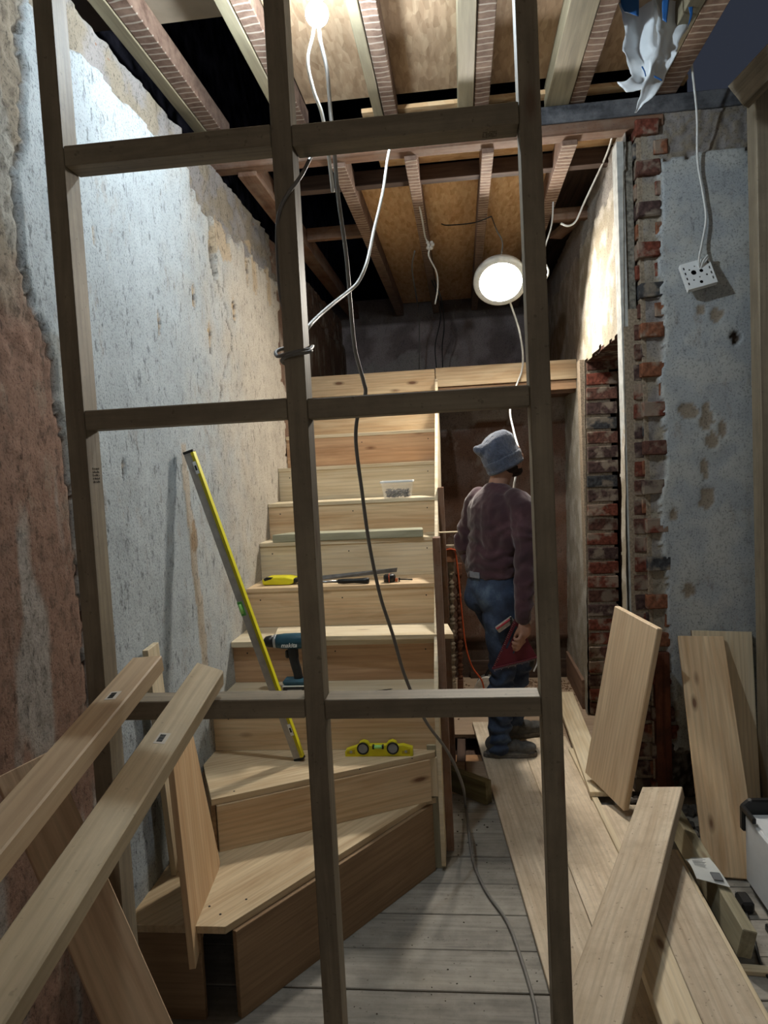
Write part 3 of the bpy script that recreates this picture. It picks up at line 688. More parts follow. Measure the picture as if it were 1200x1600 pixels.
# cordless drill standing on its battery on the third step
TEAL = plain('teal_plastic', '#1d4a5c', .4, 0, .08)
dr = empty('cordless_drill', (-.77, 3.09, .6)); tag(dr, 'teal and black cordless drill standing on its battery on the stair tread', 'drill')
def lb(name, lo, hi, mat, bev=.004, seg=1): 
    bm = bmesh.new(); boxmesh(bm, lo, hi, bev); o = bmobj(name, bm, mat); adopt(dr, o); return o
DX, DY, DB = -.775, 3.09, .602
bm = bmesh.new(); Mx = Matrix.Translation((DX, DY, DB+.232)) @ Matrix.Rotation(R(-90), 4, 'Y')
lathe(bm, [(.012, -.085), (.029, -.08), (.034, -.06), (.035, -.01), (.034, .04), (.030, .074)], Mx, 24); adopt(dr, bmobj('motor_housing', bm, TEAL, None, True))
bm = bmesh.new(); lathe(bm, [(.030, .074), (.031, .077), (.031, .084), (.028, .087)], Mx, 24); adopt(dr, bmobj('collar', bm, ALU, None, True))
bm = bmesh.new(); lathe(bm, [(.027, .087), (.026, .11), (.022, .124), (.010, .134), (.006, .136)], Mx, 20); adopt(dr, bmobj('chuck', bm, BLACKP, None, True))
bm = bmesh.new(); lathe(bm, [(.003, .134), (.003, .165), (.001, .172)], Mx, 8); adopt(dr, bmobj('drill_bit', bm, STEEL, None, True))
bm = bmesh.new(); rings(bm, smoothpath([(DX-.004, DY, DB+.215), (DX-.001, DY, DB+.15), (DX+.012, DY, DB+.09), (DX+.016, DY, DB+.05)], 5), [.024]*5+[.021]*5+[.02]*6, [.019]*16, right=(1, 0, 0), seg=14)
adopt(dr, bmobj('grip', bm, plain('black_rubber', '#15181c', .55), None, True))
lb('trigger', (DX-.038, DY-.009, DB+.155), (DX-.022, DY+.009, DB+.192), BLACKP, .005)
lb('battery_mount', (DX-.052, DY-.034, DB+.040), (DX+.058, DY+.034, DB+.064), TEAL, .008)
lb('battery', (DX-.052, DY-.036, DB), (DX+.060, DY+.036, DB+.034), BLACKP, .006)
lb('battery_stripe', (DX-.0525, DY-.0365, DB+.0345), (DX+.0605, DY+.0365, DB+.0395), WHITEP, .001)
lb('battery_label', (DX-.03, DY-.0368, DB+.010), (DX+.035, DY-.0362, DB+.022), ALU, 0)
def text(body, size, M, mat, parent, name='lettering', ext=.0004):
    c = bpy.data.curves.new(name, 'FONT'); c.body = body; c.size = size; c.extrude = ext; c.align_x = 'CENTER'; c.align_y = 'CENTER'; c.shear = .25; c.offset = size*.02
    t = bpy.data.objects.new(name, c); COL.objects.link(t); bpy.context.view_layer.update()
    me = bpy.data.meshes.new_from_object(t.evaluated_get(bpy.context.evaluated_depsgraph_get())); bpy.data.objects.remove(t)
    me.materials.clear(); me.materials.append(mat); me.transform(M); o = bpy.data.objects.new(name, me); COL.objects.link(o); adopt(parent, o); return o
text('makita', .027, Matrix.Translation((DX-.012, DY-.0355, DB+.220)) @ Matrix.Rotation(R(90), 4, 'X'), WHITEP, dr)
text('makita', .011, Matrix.Translation((DX+.012, DY-.0372, DB+.016)) @ Matrix.Rotation(R(90), 4, 'X'), BLACKP, dr)
# small yellow dial level on the upper winder
dl = empty('dial_level', (-.39, 2.875, .4)); tag(dl, 'short yellow level with two round dials standing on the upper winder step', 'level')
LX0, LX1, LY, LZ = -.528, -.248, 2.862, .4005
def q(x, z): return (LX0+(LX1-LX0)*x, LY, LZ+z)
body = prism('body', [q(*p) for p in ((0, 0), (1, 0), (1, .034), (.86, .046), (.78, .044), (.76, .058), (.70, .064), (.64, .058), (.61, .046), (.37, .046), (.34, .058), (.28, .064), (.22, .058), (.2, .044), (.02, .028), (0, .02))], (0, .026, 0), YEL, bev=.0012)
adopt(dl, body)
for x in (.27, .71):
    Md = Matrix.Translation((LX0+(LX1-LX0)*x, LY-.0005, LZ+.034)) @ Matrix.Rotation(R(90), 4, 'X')
    bm = bmesh.new(); lathe(bm, [(.025, -.001), (.025, .004), (.0195, .004), (.019, .002)], Md, 28); d_ = bmobj('dial_bezel', bm, BLACKP, None, True); adopt(dl, d_)
    bm = bmesh.new(); lathe(bm, [(.019, .001), (.019, .0026), (.004, .003)], Md, 24); adopt(dl, bmobj('dial_face', bm, plain('dial_grey', '#8d9093', .3), None, False))
for x in (.09, .9):
    adopt(dl, prism('recess', [q(x-.06, .010), q(x+.06, .010), q(x+.06, .03), q(x-.06, .022)], (0, -.0006, 0), YELD)); 
    bm = bmesh.new(); lathe(bm, [(.006, 0), (.006, .0016)], Matrix.Translation((LX0+(LX1-LX0)*x, LY-.0004, LZ+.02)) @ Matrix.Rotation(R(90), 4, 'X'), 10); adopt(dl, bmobj('rivet', bm, ALU))
bm = bmesh.new(); rings(bm, [Vector(q(.43, .041))+Vector((0, -.001, 0)), Vector(q(.56, .041))+Vector((0, -.001, 0))], .0075, seg=14); adopt(dl, bmobj('vial', bm, plain('vial_green_b', '#a8ee90', .15), None, True))
for x in (.425, .565): adopt(dl, box('vial_end', (LX0+(LX1-LX0)*x-.004, LY-.009, LZ+.033), (LX0+(LX1-LX0)*x+.004, LY+.006, LZ+.0495), BLACKP))
# handsaw, hammer, tape on step 5
hs = empty('handsaw', (-.97, 3.66, 1.0)); tag(hs, 'handsaw with a yellow handle and steel blade lying on the stair tread', 'saw')
Y5 = 3.60
adopt(hs, prism('handle', [(-1.045, Y5, 1.003), (-.90, Y5-.01, 1.003), (-.885, Y5, 1.008), (-.885, Y5, 1.030), (-.93, Y5, 1.040), (-1.03, Y5, 1.040), (-1.05, Y5, 1.028)], (.01, .10, 0), YEL, bev=.004),
      prism('handle_grip', [(-1.035, Y5-.001, 1.022), (-1.0, Y5-.001, 1.030), (-.99, Y5-.001, 1.042), (-1.025, Y5-.001, 1.043), (-1.04, Y5-.001, 1.035)], (0, .012, 0), BLACKP, bev=.002),
      prism('collar', [(-.885, Y5+.01, 1.008), (-.85, Y5+.01, 1.012), (-.85, Y5+.01, 1.028), (-.885, Y5+.01, 1.030)], (0, .05, 0), BLACKP, bev=.002),
      prism('blade', [(-.86, Y5+.05, 1.002), (-.36, Y5+.12, 1.03), (-.355, Y5+.122, 1.052), (-.86, Y5+.07, 1.024)], (0, .0015, 0), plain('dull_steel', '#6d6a67', .45, .5, .2)))
hm = empty('hammer', (-.62, 3.58, 1.0)); tag(hm, 'hammer with a steel shaft and black grip lying in front of the saw', 'hammer')
bm = bmesh.new(); Mh = Matrix.Translation((-.485, Y5-.035, 1.0155)) @ Matrix.Rotation(R(-90), 4, 'Y')
lathe(bm, [(.010, 0), (.0155, .005), (.0145, .03), (.012, .08), (.0135, .13), (.011, .16)], Mh, 14); g_ = bmobj('grip', bm, BLACKP, None, True)
bm = bmesh.new(); lathe(bm, [(.007, .155), (.007, .33)], Mh, 12); s_ = bmobj('shaft', bm, STEEL, None, True)
bm = bmesh.new(); lathe(bm, [(.012, -.05), (.013, -.03), (.009, -.02), (.010, .02), (.004, .06)], Matrix.Translation((-.815, Y5-.035, 1.0155)) @ Matrix.Rotation(R(90), 4, 'X'), 14); adopt(hm, g_, s_, bmobj('head', bm, STEEL, None, True))
tm = empty('tape_measure', (-.38, 3.58, 1.0)); tag(tm, 'black tape measure with an orange band on the stair tread', 'tape measure')
bm = bmesh.new(); lathe(bm, [(.024, 0), (.030, .004), (.031, .02), (.030, .034), (.022, .040), (.008, .041)], Matrix.Translation((-.385, 3.59, 1.0005)), 24); t1_ = bmobj('case', bm, BLACKP, None, True)
adopt(tm, t1_, box('band', (-.3865, 3.5575, 1.002), (-.3825, 3.61, 1.0418), plain('orange_plastic', '#c4552b', .5), bev=.001), box('tape_tip', (-.355, 3.57, 1.003), (-.343, 3.59, 1.02), plain('orange_plastic_b', '#b9673f', .5)))
bt = empty('bolt', (-.31, 3.58, 1.0)); tag(bt, 'small dark bolt lying right of the tape measure', 'bolt')
bm = bmesh.new(); rings(bm, [Vector((-.335, 3.59, 1.012)), Vector((-.27, 3.60, 1.007))], .0035, seg=8); adopt(bt, bmobj('shank', bm, BLACKP, None, True), box('head', (-.340, 3.583, 1.001), (-.333, 3.597, 1.020), BLACKP))
# boards lying on the treads
lb1 = prism('shelf_board', [(-.93, 3.425, .801), (-.90, 3.22, .801), (-.068, 3.19, .801), (-.098, 3.40, .801)], (0, 0, .021), PINEP, bev=.0015)
tag(lb1, 'loose pale board lying across the fourth tread and sticking out past the string', 'board')
lb2 = prism('treated_board', [(-1.035, 3.80, 1.201), (-.215, 3.78, 1.201), (-.225, 3.90, 1.201), (-.96, 3.93, 1.201)], (0, 0, .042), wood('green_treated_board', '#8f8f79', '#b8b69f', knots=.3), bev=.003)
tag(lb2, 'rough green tinted treated board lying on the sixth tread', 'board')
lb3 = pose('lath', ((-.24, 3.88, 1.2455), (1, 0, -.0), (0, 1, 0), (.17, .03, .006)), PINEP)
lb3.location.z = 1.2075; lb3.location.x = -.205
tag(lb3, 'thin pale lath sticking out from under the green tinted board', 'batten')
# tub of screws
tb = empty('screw_tub', (-.36, 4.1, 1.4)); tag(tb, 'clear plastic tub of screws standing on the seventh tread', 'tub')
def clear(name):
    t = NT(name); t.b.inputs['Transmission Weight'].default_value = .55; t.b.inputs['Roughness'].default_value = .3; t.b.inputs['Base Color'].default_value = (.93, .94, .95, 1); t.b.inputs['Alpha'].default_value = .14; return t.m
CLR = clear('clear_plastic')
bm = bmesh.new(); tx, ty = -.365, 4.075
for lo, hi in (((tx-.07, ty-.05, 1.401), (tx+.07, ty+.05, 1.403)), ((tx-.072, ty-.052, 1.403), (tx+.072, ty-.050, 1.492)), ((tx-.072, ty+.050, 1.403), (tx+.072, ty+.052, 1.492)), ((tx-.074, ty-.05, 1.403), (tx-.072, ty+.05, 1.492)), ((tx+.072, ty-.05, 1.403), (tx+.074, ty+.05, 1.492))): boxmesh(bm, lo, hi)
for v in bm.verts:
    k = 1+.18*(v.co.z-1.40)/.09; v.co.x = tx+(v.co.x-tx)*k; v.co.y = ty+(v.co.y-ty)*k
c1 = bmobj('tub', bm, CLR)
bm = bmesh.new()
for lo, hi in (((tx-.092, ty-.067, 1.488), (tx+.092, ty-.062, 1.498)), ((tx-.092, ty+.062, 1.488), (tx+.092, ty+.067, 1.498)), ((tx-.092, ty-.062, 1.488), (tx-.086, ty+.062, 1.498)), ((tx+.086, ty-.062, 1.488), (tx+.092, ty+.062, 1.498))): boxmesh(bm, lo, hi, .001)
c2 = bmobj('rim', bm, WHITEP)
bm = bmesh.new(); rr = random.Random(8)
for _ in range(330):
    p = Vector((tx+rr.uniform(-.062, .062), ty+rr.uniform(-.044, .044), 1.407+rr.uniform(0, .048)*(1-.3*rr.random())))
    d = Vector((rr.gauss(0, 1), rr.gauss(0, 1), rr.gauss(0, .5))).normalized()*.018; rings(bm, [p-d*.5, p+d*.5], .0016, seg=4)
c3 = tag(bmobj('screws', bm, plain('zinc', '#4a4642', .5, .4)), kind='stuff'); adopt(tb, c1, c2, c3)
def screw(x0, y0, x1, y1, z, label):
    bm = bmesh.new(); a, b = Vector((x0, y0, z+.004)), Vector((x1, y1, z+.0025)); rings(bm, [a, a+(b-a)*.06, a+(b-a)*.09, b*.93+a*.07, b], [.0042, .0042, .0025, .0022, .0005], seg=8)
    tag(bmobj('screw', bm, plain('dark_screw', '#3a352f', .5, .6), None, True), label, 'screw')
screw(-.46, 3.07, -.345, 3.11, .6, 'longer dark screw lying on the tread above the bottom rail')
screw(-.48, 3.44, -.43, 3.42, .8, 'short dark screw lying on the tread behind the loose board')
# ------------------------------------------------ lights and cables
bulb = empty('light_bulb', (-.399, 2.4, 3.05)); tag(bulb, 'bare glowing white bulb hanging under the joists at the top of the photo', 'bulb')
bm = bmesh.new(); bmesh.ops.create_uvsphere(bm, u_segments=24, v_segments=16, radius=.037, matrix=Matrix.Translation((-.399, 2.4, 3.052))); b_ = bmobj('globe', bm, emit('bulb_glow', (.80, .92, 1, 1), BULB), None, True)
bm = bmesh.new(); lathe(bm, [(.018, 0), (.018, .03), (.02, .032), (.02, .06), (.008, .066)], Matrix.Translation((-.399, 2.4, 3.086)), 16); h_ = bmobj('lamp_holder', bm, WHITEP, None, True)
adopt(bulb, b_, h_, tube('flex', [(-.399, 2.4, 3.15), (-.395, 2.41, 3.2), (-.39, 2.43, 3.318)], .003, CABW))
dlm = empty('disc_light', (.30, 4.8, 2.72)); tag(dlm, 'round white light fitting glowing below the back joists, hung by its flex', 'light')
nd = Vector((-.10, -.72, -.69)).normalized(); Ml = basis((.290, 4.60, 2.682), (1, 0, 0), (0, -nd.z, nd.y)); zz = Ml.to_3x3() @ Vector((0, 0, 1))
if zz.dot(nd) < 0: Ml = Ml @ Matrix.Rotation(math.pi, 4, 'X')
bm = bmesh.new(); lathe(bm, [(.06, -.050), (.135, -.045), (.163, -.034), (.165, -.030), (.145, -.02), (.145, .002)], Ml, 40); hh = bmobj('housing', bm, WHITEP, None, True)
bm = bmesh.new(); lathe(bm, [(.145, .003), (.143, .009), (.10, .014), (.045, .017), (.002, .018)], Ml, 40); df = bmobj('diffuser', bm, emit('disc_glow', (1, .93, .82, 1), DISC), None, True)
bm = bmesh.new(); lathe(bm, [(.146, -.029), (.165, -.029), (.167, .0), (.160, .009), (.1465, .0105)], Ml, 40); adopt(dlm, hh, df, bmobj('translucent_rim', bm, plain('rim_white', '#cfcfc8', .4), None, True))
def cable(name, pts, r, mat, label, n=8, cat='cable', seg=8): return tag(tube(name, pts, r, mat, None, seg, n), label, cat)
cable('light_flex', [(.268, 4.91, 3.178), (0.288, 4.75, 3.038), (0.316, 4.68, 2.936), (.292, 4.65, 2.80), (.290, 4.64, 2.73)], .0045, CABG, 'grey flex the round light hangs from')
cable('light_tail', [(.315, 4.645, 2.66), (0.38, 4.8, 2.52), (0.416, 4.85, 2.404), (0.44, 4.95, 2.272), (0.434, 5.02, 2.175), (0.39, 5.01, 2.069), (0.338, 4.9, 1.913), (0.343, 4.7, 1.757), (0.357, 4.5, 1.592), (0.312, 4.45, 1.419), (0.29, 4.45, 1.146), (0.293, 4.45, 0.63), (0.284, 4.45, 0.39)], .0065, CABW, 'white cable hanging from the round light down behind the man')
cable('lighting_cable', [(-.405, 2.4, 3.05), (-0.411, 2.37, 2.971), (-0.425, 2.33, 2.873), (-0.403, 2.28, 2.758), (-0.374, 2.24, 2.664), (-0.356, 2.2, 2.547), (-0.347, 2.2, 2.416)], .0055, CABW, 'left strand of white cable looping down from the bare bulb')
cable('lighting_cable', [(-.392, 2.4, 3.05), (-0.39, 2.38, 2.965), (-0.367, 2.34, 2.842), (-0.357, 2.3, 2.705), (-0.344, 2.25, 2.558), (-0.339, 2.25, 2.414), (-0.327, 2.27, 2.245), (-0.326, 2.3, 2.094), (-0.322, 2.32, 1.967), (-0.303, 2.34, 1.866), (-0.3, 2.35, 1.826), (-0.328, 2.36, 1.766), (-0.344, 2.38, 1.673), (-0.335, 2.4, 1.502), (-0.324, 2.43, 1.325), (-0.301, 2.47, 1.14), (-0.27, 2.52, 0.991), (-0.236, 2.58, 0.81), (-0.178, 2.66, 0.624), (-0.103, 2.8, 0.442), (-0.055, 2.95, 0.243), (-0.054, 3.447, -0.085), (-0.043, 3.294, -0.1), (-0.027, 2.997, -0.103), (0.02, 2.766, -0.103), (0.093, 2.569, -0.103), (0.129, 2.365, -0.103), (0.152, 2.163, -0.103), (0.153, 1.991, -0.103)], .0062, CABG, 'long cable dropping from the bulb past the stairs and snaking over the floorboards', 8)
cable('white_cable', [(-0.198, 2.9, 2.885), (-0.206, 2.6, 2.678), (-0.215, 2.4, 2.476), (-0.235, 2.25, 2.309), (-0.244, 2.1, 2.174), (-0.265, 2.05, 2.109), (-0.286, 2.0, 2.073), (-0.308, 1.85, 2.008), (-0.324, 1.75, 1.962), (-0.332, 1.64, 1.914), (-0.349, 1.63, 1.886)], .005, CABW, 'white cable running from the lintel to behind the middle stud')
cable('grey_cable', [(-0.341, 1.9, 2.417), (-0.305, 1.63, 2.279), (-0.309, 1.538, 2.207), (-0.336, 1.538, 2.177), (-0.357, 1.54, 2.146), (-0.372, 1.56, 2.107), (-0.384, 1.6, 2.037), (-0.388, 1.63, 1.974), (-0.364, 1.63, 1.887)], .0042, CABG, 'grey cable crossing the face of the middle stud near its top')
cable('grey_cable', [(-0.325, 1.64, 1.87), (-0.316, 1.56, 1.85), (-0.331, 1.537, 1.845), (-0.362, 1.537, 1.84), (-0.387, 1.56, 1.84), (-0.401, 1.6, 1.856), (-0.393, 1.63, 1.867), (-0.365, 1.63, 1.865), (-0.334, 1.62, 1.859), (-0.313, 1.56, 1.846), (-0.329, 1.53, 1.838), (-0.355, 1.53, 1.835), (-0.378, 1.56, 1.832), (-0.38, 1.59, 1.828), (-0.368, 1.62, 1.83)], .0042, CABG, 'grey cable tied in a loop around the middle stud')
cable('hanging_wire', [(-0.156, 3.7, 3.124), (-0.176, 4.1, 3.084), (-0.17, 4.5, 3.057), (-0.166, 4.8, 3.043), (-0.14, 4.82, 2.998), (-0.152, 4.85, 2.942), (-0.11, 5.0, 2.873), (-0.109, 5.1, 2.79), (-0.133, 5.15, 2.693)], .0055, CABW, 'kinked white wire running along a joist and dangling from it')
bm = bmesh.new(); rr = random.Random(5)
for _ in range(9): bmesh.ops.create_icosphere(bm, subdivisions=1, radius=rr.uniform(.008, .016), matrix=Matrix.Translation(Vector((-0.139, 4.8, 2.996))+Vector((rr.uniform(-.02, .02), rr.uniform(-.01, .01), rr.uniform(-.02, .02)))))
tag(bmobj('wire_joint', bm, plain('tape_white', '#c9c5be', .7)), 'lumpy white taped joint on the kinked ceiling wire', 'wire joint')
cable('thin_wire', [(-0.261, 5.2, 3.082), (-0.296, 5.4, 3.013), (-0.297, 5.8, 2.918), (-0.31, 6.4, 2.834), (-0.341, 6.6, 2.434)], .0055, CABG, 'thin grey wire hanging left of the kinked white one')
cable('thin_wire', [(-.175, 6, 3.07), (-0.122, 6.0, 2.898), (-0.127, 6.4, 2.82), (-0.187, 6.6, 2.635), (-0.185, 6.6, 2.43)], .005, CABB, 'thin dark wire hanging against the upper back wall, left of its pair', seg=6)
cable('thin_wire', [(-.155, 6, 3.07), (-0.101, 6.0, 2.897), (-0.096, 6.4, 2.763), (-0.124, 6.6, 2.631), (-0.128, 6.6, 2.426)], .005, CABB, 'thin dark wire hanging against the upper back wall, right of its pair', seg=6)
cable('ceiling_wire', [(0.246, 4.5, 3.047), (0.14, 4.6, 3.05), (-0.018, 4.8, 3.112), (-0.06, 4.9, 3.155)], .004, CABB, 'thin black wire running flat along the brown board above the round light', seg=6)
cable('loose_cable', [(0.811, 3.7, 3.182), (0.813, 3.9, 3.13), (0.783, 4.1, 3.065), (0.745, 4.25, 2.992), (0.708, 4.3, 2.917), (0.664, 4.3, 2.892), (0.622, 4.3, 2.91)], .0055, CABW, 'loose cream cable end hanging at the top of the right wall')
cable('loose_cable', [(.60, 4.4, 3.09), (0.585, 4.4, 2.941), (0.544, 4.4, 2.817), (0.534, 4.4, 2.744), (0.557, 4.4, 2.668), (0.521, 4.4, 2.597)], .0045, CABW, 'short kinked white cable hanging right of the right stud')
cable('orange_cable', [(-0.146, 5.05, -0.016), (-0.148, 5.05, 0.331), (-0.141, 5.05, 0.788), (-0.128, 5.03, 0.962), (-0.082, 5.0, 0.987), (-0.06, 5.0, 0.883), (-0.041, 5.0, 0.522), (-0.024, 5.0, 0.295), (0.014, 5.0, 0.148), (0.073, 5.0, 0.056), (.09, 5.02, -.02)], .006, CABO, 'orange cable looping down from the turned baluster to the circular saw', n=6)
cable('black_cable', [(.17, 5.0, -.07), (0.293, 5.559, -0.1), (0.38, 5.424, -0.1), (0.433, 5.136, -0.1), (0.491, 4.928, -0.1)], .006, CABB, 'black cable on the floor behind the man')
cable('socket_cable', [(0.981, 3.2, 3.52), (1.028, 3.3, 3.372), (1.076, 3.4, 3.236), (1.116, 3.48, 3.08), (1.129, 3.525, 2.902), (1.15, 3.53, 2.76), (1.162, 3.53, 2.644), (1.139, 3.52, 2.528), (1.116, 3.495, 2.452), (1.125, 3.51, 2.412), (1.135, 3.495, 2.441), (1.159, 3.505, 2.468)], .0052, CABW, 'white cable hanging down the grey pier to the socket box')
# surface socket box, back side towards us
sb = empty('socket_box', (1.12, 3.51, 2.42)); tag(sb, 'white plastic socket back box dangling on its cable by the grey pier', 'socket box')
a_, b_, c_ = Vector((1.037, 3.515, 2.437)), Vector((1.165, 3.515, 2.464)), Vector((1.054, 3.485, 2.336))
ux = (b_-a_); Wd = ux.length; ux = ux.normalized(); vy = (c_-a_); Hd = vy.length; Msb = basis(a_, ux, vy)
if (Msb.to_3x3() @ Vector((0, 0, 1))).y > 0: sgn = 1
else: sgn = -1
Hd = Wd
holes = [circ(Wd*.36, Hd*.42, .012, 14), circ(Wd*.62, Hd*.42, .009, 12), circ(Wd*.25, Hd*.28, .004, 8), circ(Wd*.75, Hd*.62, .005, 8), circ(Wd*.28, Hd*.7, .004, 8), circ(Wd*.5, Hd*.64, .0035, 8), circ(Wd*.45, Hd*.2, .0035, 8), circ(Wd*.5, Hd*.83, .008, 10)]
for i in range(4): holes += [[(Wd*.06, Hd*(.14+.2*i)), (Wd*.11, Hd*(.14+.2*i)), (Wd*.11, Hd*(.24+.2*i)), (Wd*.06, Hd*(.24+.2*i))], [(Wd*.89, Hd*(.14+.2*i)), (Wd*.94, Hd*(.14+.2*i)), (Wd*.94, Hd*(.24+.2*i)), (Wd*.89, Hd*(.24+.2*i))]]
adopt(sb, plate('back_plate', [(0, 0), (Wd, 0), (Wd, Hd), (0, Hd)], holes, .003*sgn, Msb, WHITEP))
bm = bmesh.new(); dpt = .03*sgn
for lo, hi in (((0, 0), (Wd, .003)), ((0, Hd-.003), (Wd, Hd)), ((0, .003), (.003, Hd-.003)), ((Wd-.003, .003), (Wd, Hd-.003))): boxmesh(bm, (lo[0], lo[1], min(.003*sgn, dpt)), (hi[0], hi[1], max(.003*sgn, dpt)), 0, Msb)
adopt(sb, bmobj('side_walls', bm, WHITEP)); adopt(sb, bmobj('inner_shadow_plate', (lambda b: (boxmesh(b, (.003, .003, min(dpt*.9, dpt*.95)), (Wd-.003, Hd-.003, max(dpt*.9, dpt*.95)), 0, Msb), b)[1])(bmesh.new()), BLACKP)); bpy.data.objects['inner_shadow_plate'].name = 'socket_shade_plate'  # black plate stands in for the shade inside the box

# ================================================ heater, leaflet, charger
ht = empty('heater', (1.08, 2.5, FZ)); tag(ht, 'white convector heater with black end cap and grille at the right edge', 'heater')
HW = plain('heater_white', '#c9ced2', .4, 0, .03)
adopt(ht, box('body', (1.018, 1.9, -.07), (1.16, 2.80, .19), HW, bev=.006), box('plinth', (1.024, 1.92, -.085), (1.154, 2.78, -.068), BLACKP))
adopt(ht, prism('end_cap', [(1.008, 2.80, .12), (1.17, 2.80, .12), (1.17, 2.80, .225), (1.14, 2.80, .243), (1.04, 2.80, .243), (1.008, 2.80, .215)], (0, .03, 0), BLACKP, bev=.006))
adopt(ht, box('cap_lip', (1.008, 2.70, .200), (1.022, 2.82, .222), BLACKP, bev=.004), box('grille_frame', (1.03, 1.92, .188), (1.15, 2.72, .196), HW, bev=.002))
for i in range(9): adopt(ht, box('grille_slot', (1.04, 2.62-i*.055, .1955), (1.14, 2.645-i*.055, .1975), BLACKP))
adopt(ht, box('foot', (.99, 2.52, FZ), (1.18, 2.56, -.084), BLACKP, bev=.004), box('foot', (.99, 2.05, FZ), (1.18, 2.09, -.084), BLACKP, bev=.004))
ch = empty('plug', (.975, 2.69, FZ)); tag(ch, 'small black plug lying on the floor beside the heater', 'plug')
adopt(ch, box('body', (.945, 2.64, FZ), (.99, 2.72, FZ+.045), BLACKP, bev=.008), box('pin', (.955, 2.72, FZ+.015), (.961, 2.74, FZ+.03), STEEL), box('pin', (.975, 2.72, FZ+.015), (.981, 2.74, FZ+.03), STEEL))
cable('heater_cable', [(.96, 2.65, FZ+.012), (.93, 2.5, FZ+.008), (.90, 2.33, FZ+.008), (.95, 2.22, FZ+.008), (1.02, 2.2, FZ+.008), (1.3, 2.2, FZ+.008)], .005, CABB, 'black cable curling over the floor from the plug to under the heater')
def leaflet():
    us = frange(0, 1, .1); vs_ = frange(0, 1, .25); c = [Vector(p) for p in ((.775, 2.735, .045), (.862, 2.735, .052), (.885, 2.585, .028), (.775, 2.60, .05))]
    V = []; Fc = []
    for i, u in enumerate(us):
        for j, v in enumerate(vs_):
            p = (c[0]*(1-v)+c[1]*v)*(1-u)+(c[3]*(1-v)+c[2]*v)*u; V.append(p+Vector((0, 0, .014*math.sin(u*3.1)*(1-v*.5))))
    n = len(vs_)
    for i in range(len(us)-1):
        for j in range(n-1): Fc.append((i*n+j, i*n+j+1, (i+1)*n+j+1, (i+1)*n+j))
    o = meshobj('paper', V, Fc, plain('paper_white', '#c3c7c6', .6, 0, .04)); m = o.modifiers.new('s', 'SOLIDIFY'); m.thickness = .0012
    return o, c
lf = empty('leaflet', (.83, 2.66, .03)); tag(lf, 'folded white printed leaflet lying on the greenish treated joist', 'leaflet')
po, c = leaflet(); adopt(lf, po)
bm = bmesh.new()
for i in range(9):
    y = 2.715-i*.006; boxmesh(bm, (.79, y, .0625+.0), (.79+.05*(.7+.3*random.random()), y+.002, .063))
bmp = bmobj('print', bm, plain('print_grey', '#7c8082', .7)); adopt(lf, bmp)
adopt(lf, pose('print_block', ((.835, 2.60, .047), (1, .05, -.12), (0, 1, .12), (.035, .04, .0006)), plain('print_block', '#6a6e72', .7)))

# ================================================ plastic sheet caught in the joists
def cloth(name, cols, mat, th=.0012, fold=.02, seed=0):
    """cols: list of 3D polylines (all the same length) from one side to the other"""
    rows = [smoothpath(cl, 5) for cl in cols]; m = len(rows[0]); n = len(rows)
    V = []; Fc = []; N = (n-1)*4+1
    for a in range(N):
        t = a/4; i = min(int(t), n-2); f = t-i
        for b in range(m):
            p = rows[i][b].lerp(rows[i+1][b], f); V.append(p+Vector((fb((p.x, p.z, seed), 9, 3), fb((p.x, p.z, seed+5), 9, 3)*1.6, fb((p.z, p.x, seed+9), 7, 2)))*fold)
    for a in range(N-1):
        for b in range(m-1): Fc.append((a*m+b, a*m+b+1, (a+1)*m+b+1, (a+1)*m+b))
    o = meshobj(name, V, Fc, mat, None, True); md = o.modifiers.new('s', 'SOLIDIFY'); md.thickness = th; return o
tpz = NT('polythene'); tpz.b.inputs['Base Color'].default_value = lin('#d5dade'); tpz.b.inputs['Roughness'].default_value = .35; tpz.b.inputs['Alpha'].default_value = .88
tpz.b.inputs['Subsurface Weight'].default_value = .0; POLY = tpz.m
ps_ = empty('plastic_sheet', (.80, 2.95, 3.2)); tag(ps_, 'torn translucent white and blue plastic bag hanging from the joists above the pier', 'plastic bag')
D = lambda a: Vector(a)
